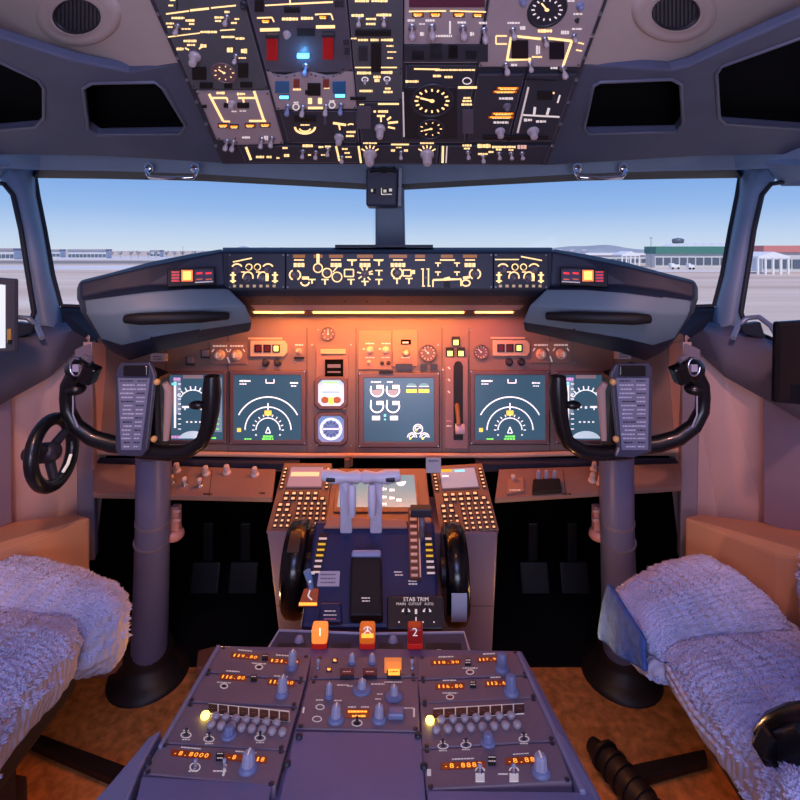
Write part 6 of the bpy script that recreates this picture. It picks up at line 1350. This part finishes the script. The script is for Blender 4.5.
# right seat
t = thing('pilot_seat', 'right pilot seat covered in pale bluish-white sheepskin, nearly whole at the right frame edge', 'seat', V((.68, .8, 0)), 'pilot seats')
secs = [ring(.41, .58, .955, .36, .40, .02, dy=.07), ring(.392, .615, .925, .335, .440, .045, tilt=.03, dy=.08), ring(.398, .64, .885, .325, .452, .05, tilt=.03, dy=.07), ring(.408, .66, .84, .345, .445, .045, tilt=.02, dy=.05), ring(.43, .66, .80, .37, .405, .03, tilt=.01, dy=.03)]
wool_mesh('thigh_bolster', t, secs, WOOLS, 17000, .0052, WOOL, seed=4)
secs = [ring(.435, .68, .815, .36, .405, .02, dy=.03), ring(.425, .70, .78, .345, .430, .04, dy=.03), ring(.43, .73, .70, .34, .442, .04), ring(.432, .76, .61, .345, .452, .04), ring(.435, .80, .50, .35, .458, .04)]
wool_mesh('seat_cushion', t, secs, WOOLS, 38000, .0052, WOOL, seed=5)
b = MB(); b.box((.65, .68, .29), .30, .36, .09, mat('seat_frame_dark', (44, 34, 38), .6)); b.box((.66, .66, .12), .2, .3, .24, mat('seat_frame_dark', (44, 34, 38), .6)); b.build('seat_base', t, bevel=.01)
secs = [ring(.68, .80, .85, .40, .55, .03), ring(.665, .82, .81, .42, .58, .05), ring(.60, .84, .72, .44, .60, .05), ring(.545, .84, .64, .445, .58, .05), ring(.53, .84, .58, .45, .56, .04)]
wool_mesh('side_bolster', t, secs, WOOLS, 5000, .0052, WOOL, seed=6)
b = MB(); pp = [P(x, y, Y) for x, y, Y in ((663, 660, .80), (690, 705, .73), (730, 748, .665), (775, 780, .60), (815, 800, .56))]
for i in (0, 1): b.tube([p+V((0, -.012, -.012*i)) for p in pp], .0045, WOOLS, 6)
b.build('cover_hem', t)
t = thing('quilted_pad', 'small blue quilted flap hanging from the front corner of the right seat', 'cloth', P(640, 640, .85))
b = MB(); nx = 9; vs = []
for i in range(nx):
    for j in range(nx):
        u, v = i/(nx-1), j/(nx-1)
        Y = .945-u*.14; zb = .325+u*.055
        vs.append(V((.383+.006*math.sin(u*9)*v-.008*v+.012*(1-v)**2+.02*u*v, Y, .432+(zb-.432)*v)))
b.add(vs, [[i*nx+j, i*nx+j+1, (i+1)*nx+j+1, (i+1)*nx+j] for i in range(nx-1) for j in range(nx-1)], DENIM, True); o = b.build('cloth_flap', t, sub=1); k = o.modifiers.new('s', 'SOLIDIFY'); k.thickness = .006; k.offset = 0
t = thing('seat_belt_buckle', 'black strap and buckle lying at the lower right on the right seat', 'seat belt', P(783, 745, .6))
b = MB(); b.tube([P(762, 742, .62), P(778, 733, .6), P(800, 727, .58), P(830, 722, .56)], [.014, .02, .022, .02], BLACKG, 10, .5); b.tube([P(764, 758, .6), P(785, 752, .58), P(810, 742, .56)], [.012, .018, .018], YOKE, 10, .5); b.build('strap', t)
b = MB(); b.box(P(772, 746, .59), .03, .02, .03, BLACKG, Matrix.Rotation(.5, 3, 'Y')); b.build('buckle', t, bevel=.004)
t = thing('sheepskin_armrest', 'woolly armrest cover in the lower right corner below the black strap', 'armrest', P(800, 790, .52))
secs = [ring(.395, .50, .56, .425, .475, .022), ring(.39, .52, .52, .42, .48, .025), ring(.39, .53, .47, .42, .485, .025), ring(.395, .54, .42, .42, .485, .025)]
wool_mesh('cover', t, [[p+V((.03, 0, .0)) for p in s_] for s_ in secs], WOOLS, 4000, .0052, WOOL, seed=8)

# ================================================================ floor fittings
DR = mat('rail_dark', (24, 16, 14), .5)
def floorq(pts, h): return [V(((x-400)*Y/F, Y, h)) for x, y in pts for Y in [(ZC-h)*F/(y-HY)]]
def fbox(name, label, cat, pts, h, m, grp=None, bevel=.004):
    q = floorq(pts, h); b = MB(); b.prism([V((p.x, p.y, .0)) for p in q], V((0, 0, h)), m); o = b.build(name, bevel=bevel, recalc=True); tag(o, label, cat, grp); return o
fbox('seat_rail', 'dark floor rail running across the carpet below the left seat', 'rail', [(30, 742), (35, 731), (140, 770), (130, 785)], .02, DR, 'seat floor rails')
fbox('seat_rail', 'dark floor rail running across the carpet below the right seat', 'rail', [(625, 765), (705, 748), (708, 760), (640, 779)], .02, DR, 'seat floor rails')
fbox('floor_box', 'reddish-brown floor box between the left seat and the left control column', 'box', [(80, 650), (122, 652), (132, 634), (104, 626)], .07, mat('box_red_brown', (150, 96, 76), .6))
fbox('floor_box', 'dark brown box in the bottom left corner of the photo', 'box', [(-30, 840), (28, 830), (27, 775), (-30, 765)], .12, mat('box_dark_brown', (54, 36, 34), .6))
fbox('foot_rest', 'brown foot rest block beside the pedestal, behind the left column', 'foot rest', [(196, 668), (212, 666), (216, 645), (198, 650)], .09, BROWNBOX)
t = thing('rubber_boot', 'dark ribbed rubber boot on the floor right of the pedestal', 'boot', V((P(612, 760, 1.0).x, 1.0, 0)))
b = MB(); q = floorq([(612, 765)], .03)[0]
b.tube([V((q.x-.02, q.y+.05, .02)), V((q.x+.0, q.y, .03)), V((q.x+.03, q.y-.07, .03)), V((q.x+.045, q.y-.13, .02))], [.016, .026, .028, .024], mat('rubber_dark', (34, 22, 20), .6), 14); b.build('sleeve', t)
for k in range(6):
    b = MB(); b.tube([V((q.x-.008+k*.009, q.y+.02-k*.022, .031)), V((q.x-.006+k*.009, q.y+.014-k*.022, .031))], .030, DR, 14); b.build('rib', t)
# faint rudder pedals in the dark footwells
for x, lab in ((205, 'outer pedal of the left footwell'), (243, 'inner pedal of the left footwell'), (535, 'inner pedal of the right footwell'), (575, 'outer pedal of the right footwell')):
    c = P(x, 585, 1.55); t = thing('rudder_pedal', 'black rudder pedal barely seen in the dark, '+lab, 'pedal', c, 'rudder pedals')
    b = MB(); b.box(c, .09, .02, .13, mat('pedal_black', (16, 16, 20), .5), Matrix.Rotation(-.3, 3, 'X')); b.build('foot_plate', t, bevel=.006)
    b = MB(); b.box(c+V((0, .03, .1)), .03, .02, .16, mat('pedal_black', (16, 16, 20), .5)); b.build('arm', t, bevel=.004)
# ================================================================ lights and camera
def lamp(kind, name, loc, power, col, size=.1, size_y=None, target=None, spot=None, blend=.6, spread=None):
    l = bpy.data.lights.new(name, kind); l.energy = power; l.color = lin(col)
    if kind == 'AREA':
        l.size = size
        if size_y: l.shape = 'RECTANGLE'; l.size_y = size_y
        if spread: l.spread = spread
    elif kind in ('POINT', 'SPOT'): l.shadow_soft_size = size
    if kind == 'SPOT': l.spot_size = spot or 1.2; l.spot_blend = blend
    o = bpy.data.objects.new(name, l); C.objects.link(o); o.location = loc
    if target is not None: o.rotation_euler = (V(target)-V(loc)).to_track_quat('-Z', 'Y').to_euler()
    return o
sun = lamp('SUN', 'sun', (0, -5, 20), 3.0, (255, 240, 225)); sun.data.angle = .01; sun.rotation_euler = V((.12, .62, -.62)).to_track_quat('-Z', 'Y').to_euler()
# flood lamps under the glareshield wash the instrument panel
lamp('AREA', 'flood_light_centre', P(388, 314, 1.225), 2.3, (255, 140, 50), .38, .012, P(388, 420, 1.33))
lamp('AREA', 'flood_light_left', P(279, 314, 1.225), .7, (255, 140, 60), .12, .012, P(270, 420, 1.33))
lamp('AREA', 'flood_light_right', P(494, 314, 1.225), .3, (255, 100, 70), .09, .012, P(500, 420, 1.33))
# cool dome lamp in the ceiling behind the seats
lamp('AREA', 'dome_light', (0, -.15, 1.57), 9, (150, 160, 255), .5, .5, (0, .5, 0))
# added fill behind the camera, lifting the surfaces that face it
lamp('AREA', 'rear_fill_light', (0, -1.45, .95), 7, (185, 190, 255), .8, 1.5, (0, .6, .9))
lamp('AREA', 'upward_fill_light', (0, -.35, .95), 7.5, (220, 220, 245), .7, .3, (0, .55, 1.6))  # added upward fill to brighten the overhead panel and ceiling liner
# map lamps aimed at the pedestal and sides
lamp('SPOT', 'map_light_left', (-.42, .35, 1.5), 20, (255, 185, 160), .03, None, (-.92, 1.15, .62), .9)
lamp('SPOT', 'map_light_right', (.42, .35, 1.5), 20, (255, 180, 165), .03, None, (.92, 1.15, .62), .9)
lamp('SPOT', 'pedestal_light', (0, .55, 1.38), 1.8, (255, 165, 110), .03, None, (0, 1.12, .5), .8)
lamp('POINT', 'foot_light_left', (-.34, .98, .34), .7, (255, 185, 125), .004)
lamp('POINT', 'foot_light_right', (.31, .98, .34), .7, (255, 185, 125), .004)
lamp('POINT', 'blue_panel_light', S1.hit(303, 60, .012), .035, (90, 180, 255), .002)
cam = bpy.data.cameras.new('camera'); co = bpy.data.objects.new('camera', cam); C.objects.link(co)
co.location = CAM; co.rotation_euler = (math.pi/2, 0, 0); cam.sensor_width = 36; cam.lens = 22.5; cam.shift_y = -150/800; cam.clip_start = .02; cam.clip_end = 5000
sc = bpy.context.scene; sc.camera = co
sc.view_settings.view_transform = 'Standard'; sc.view_settings.look = 'None'; sc.view_settings.exposure = 0; sc.view_settings.gamma = 1; sc.view_settings.use_curve_mapping = False
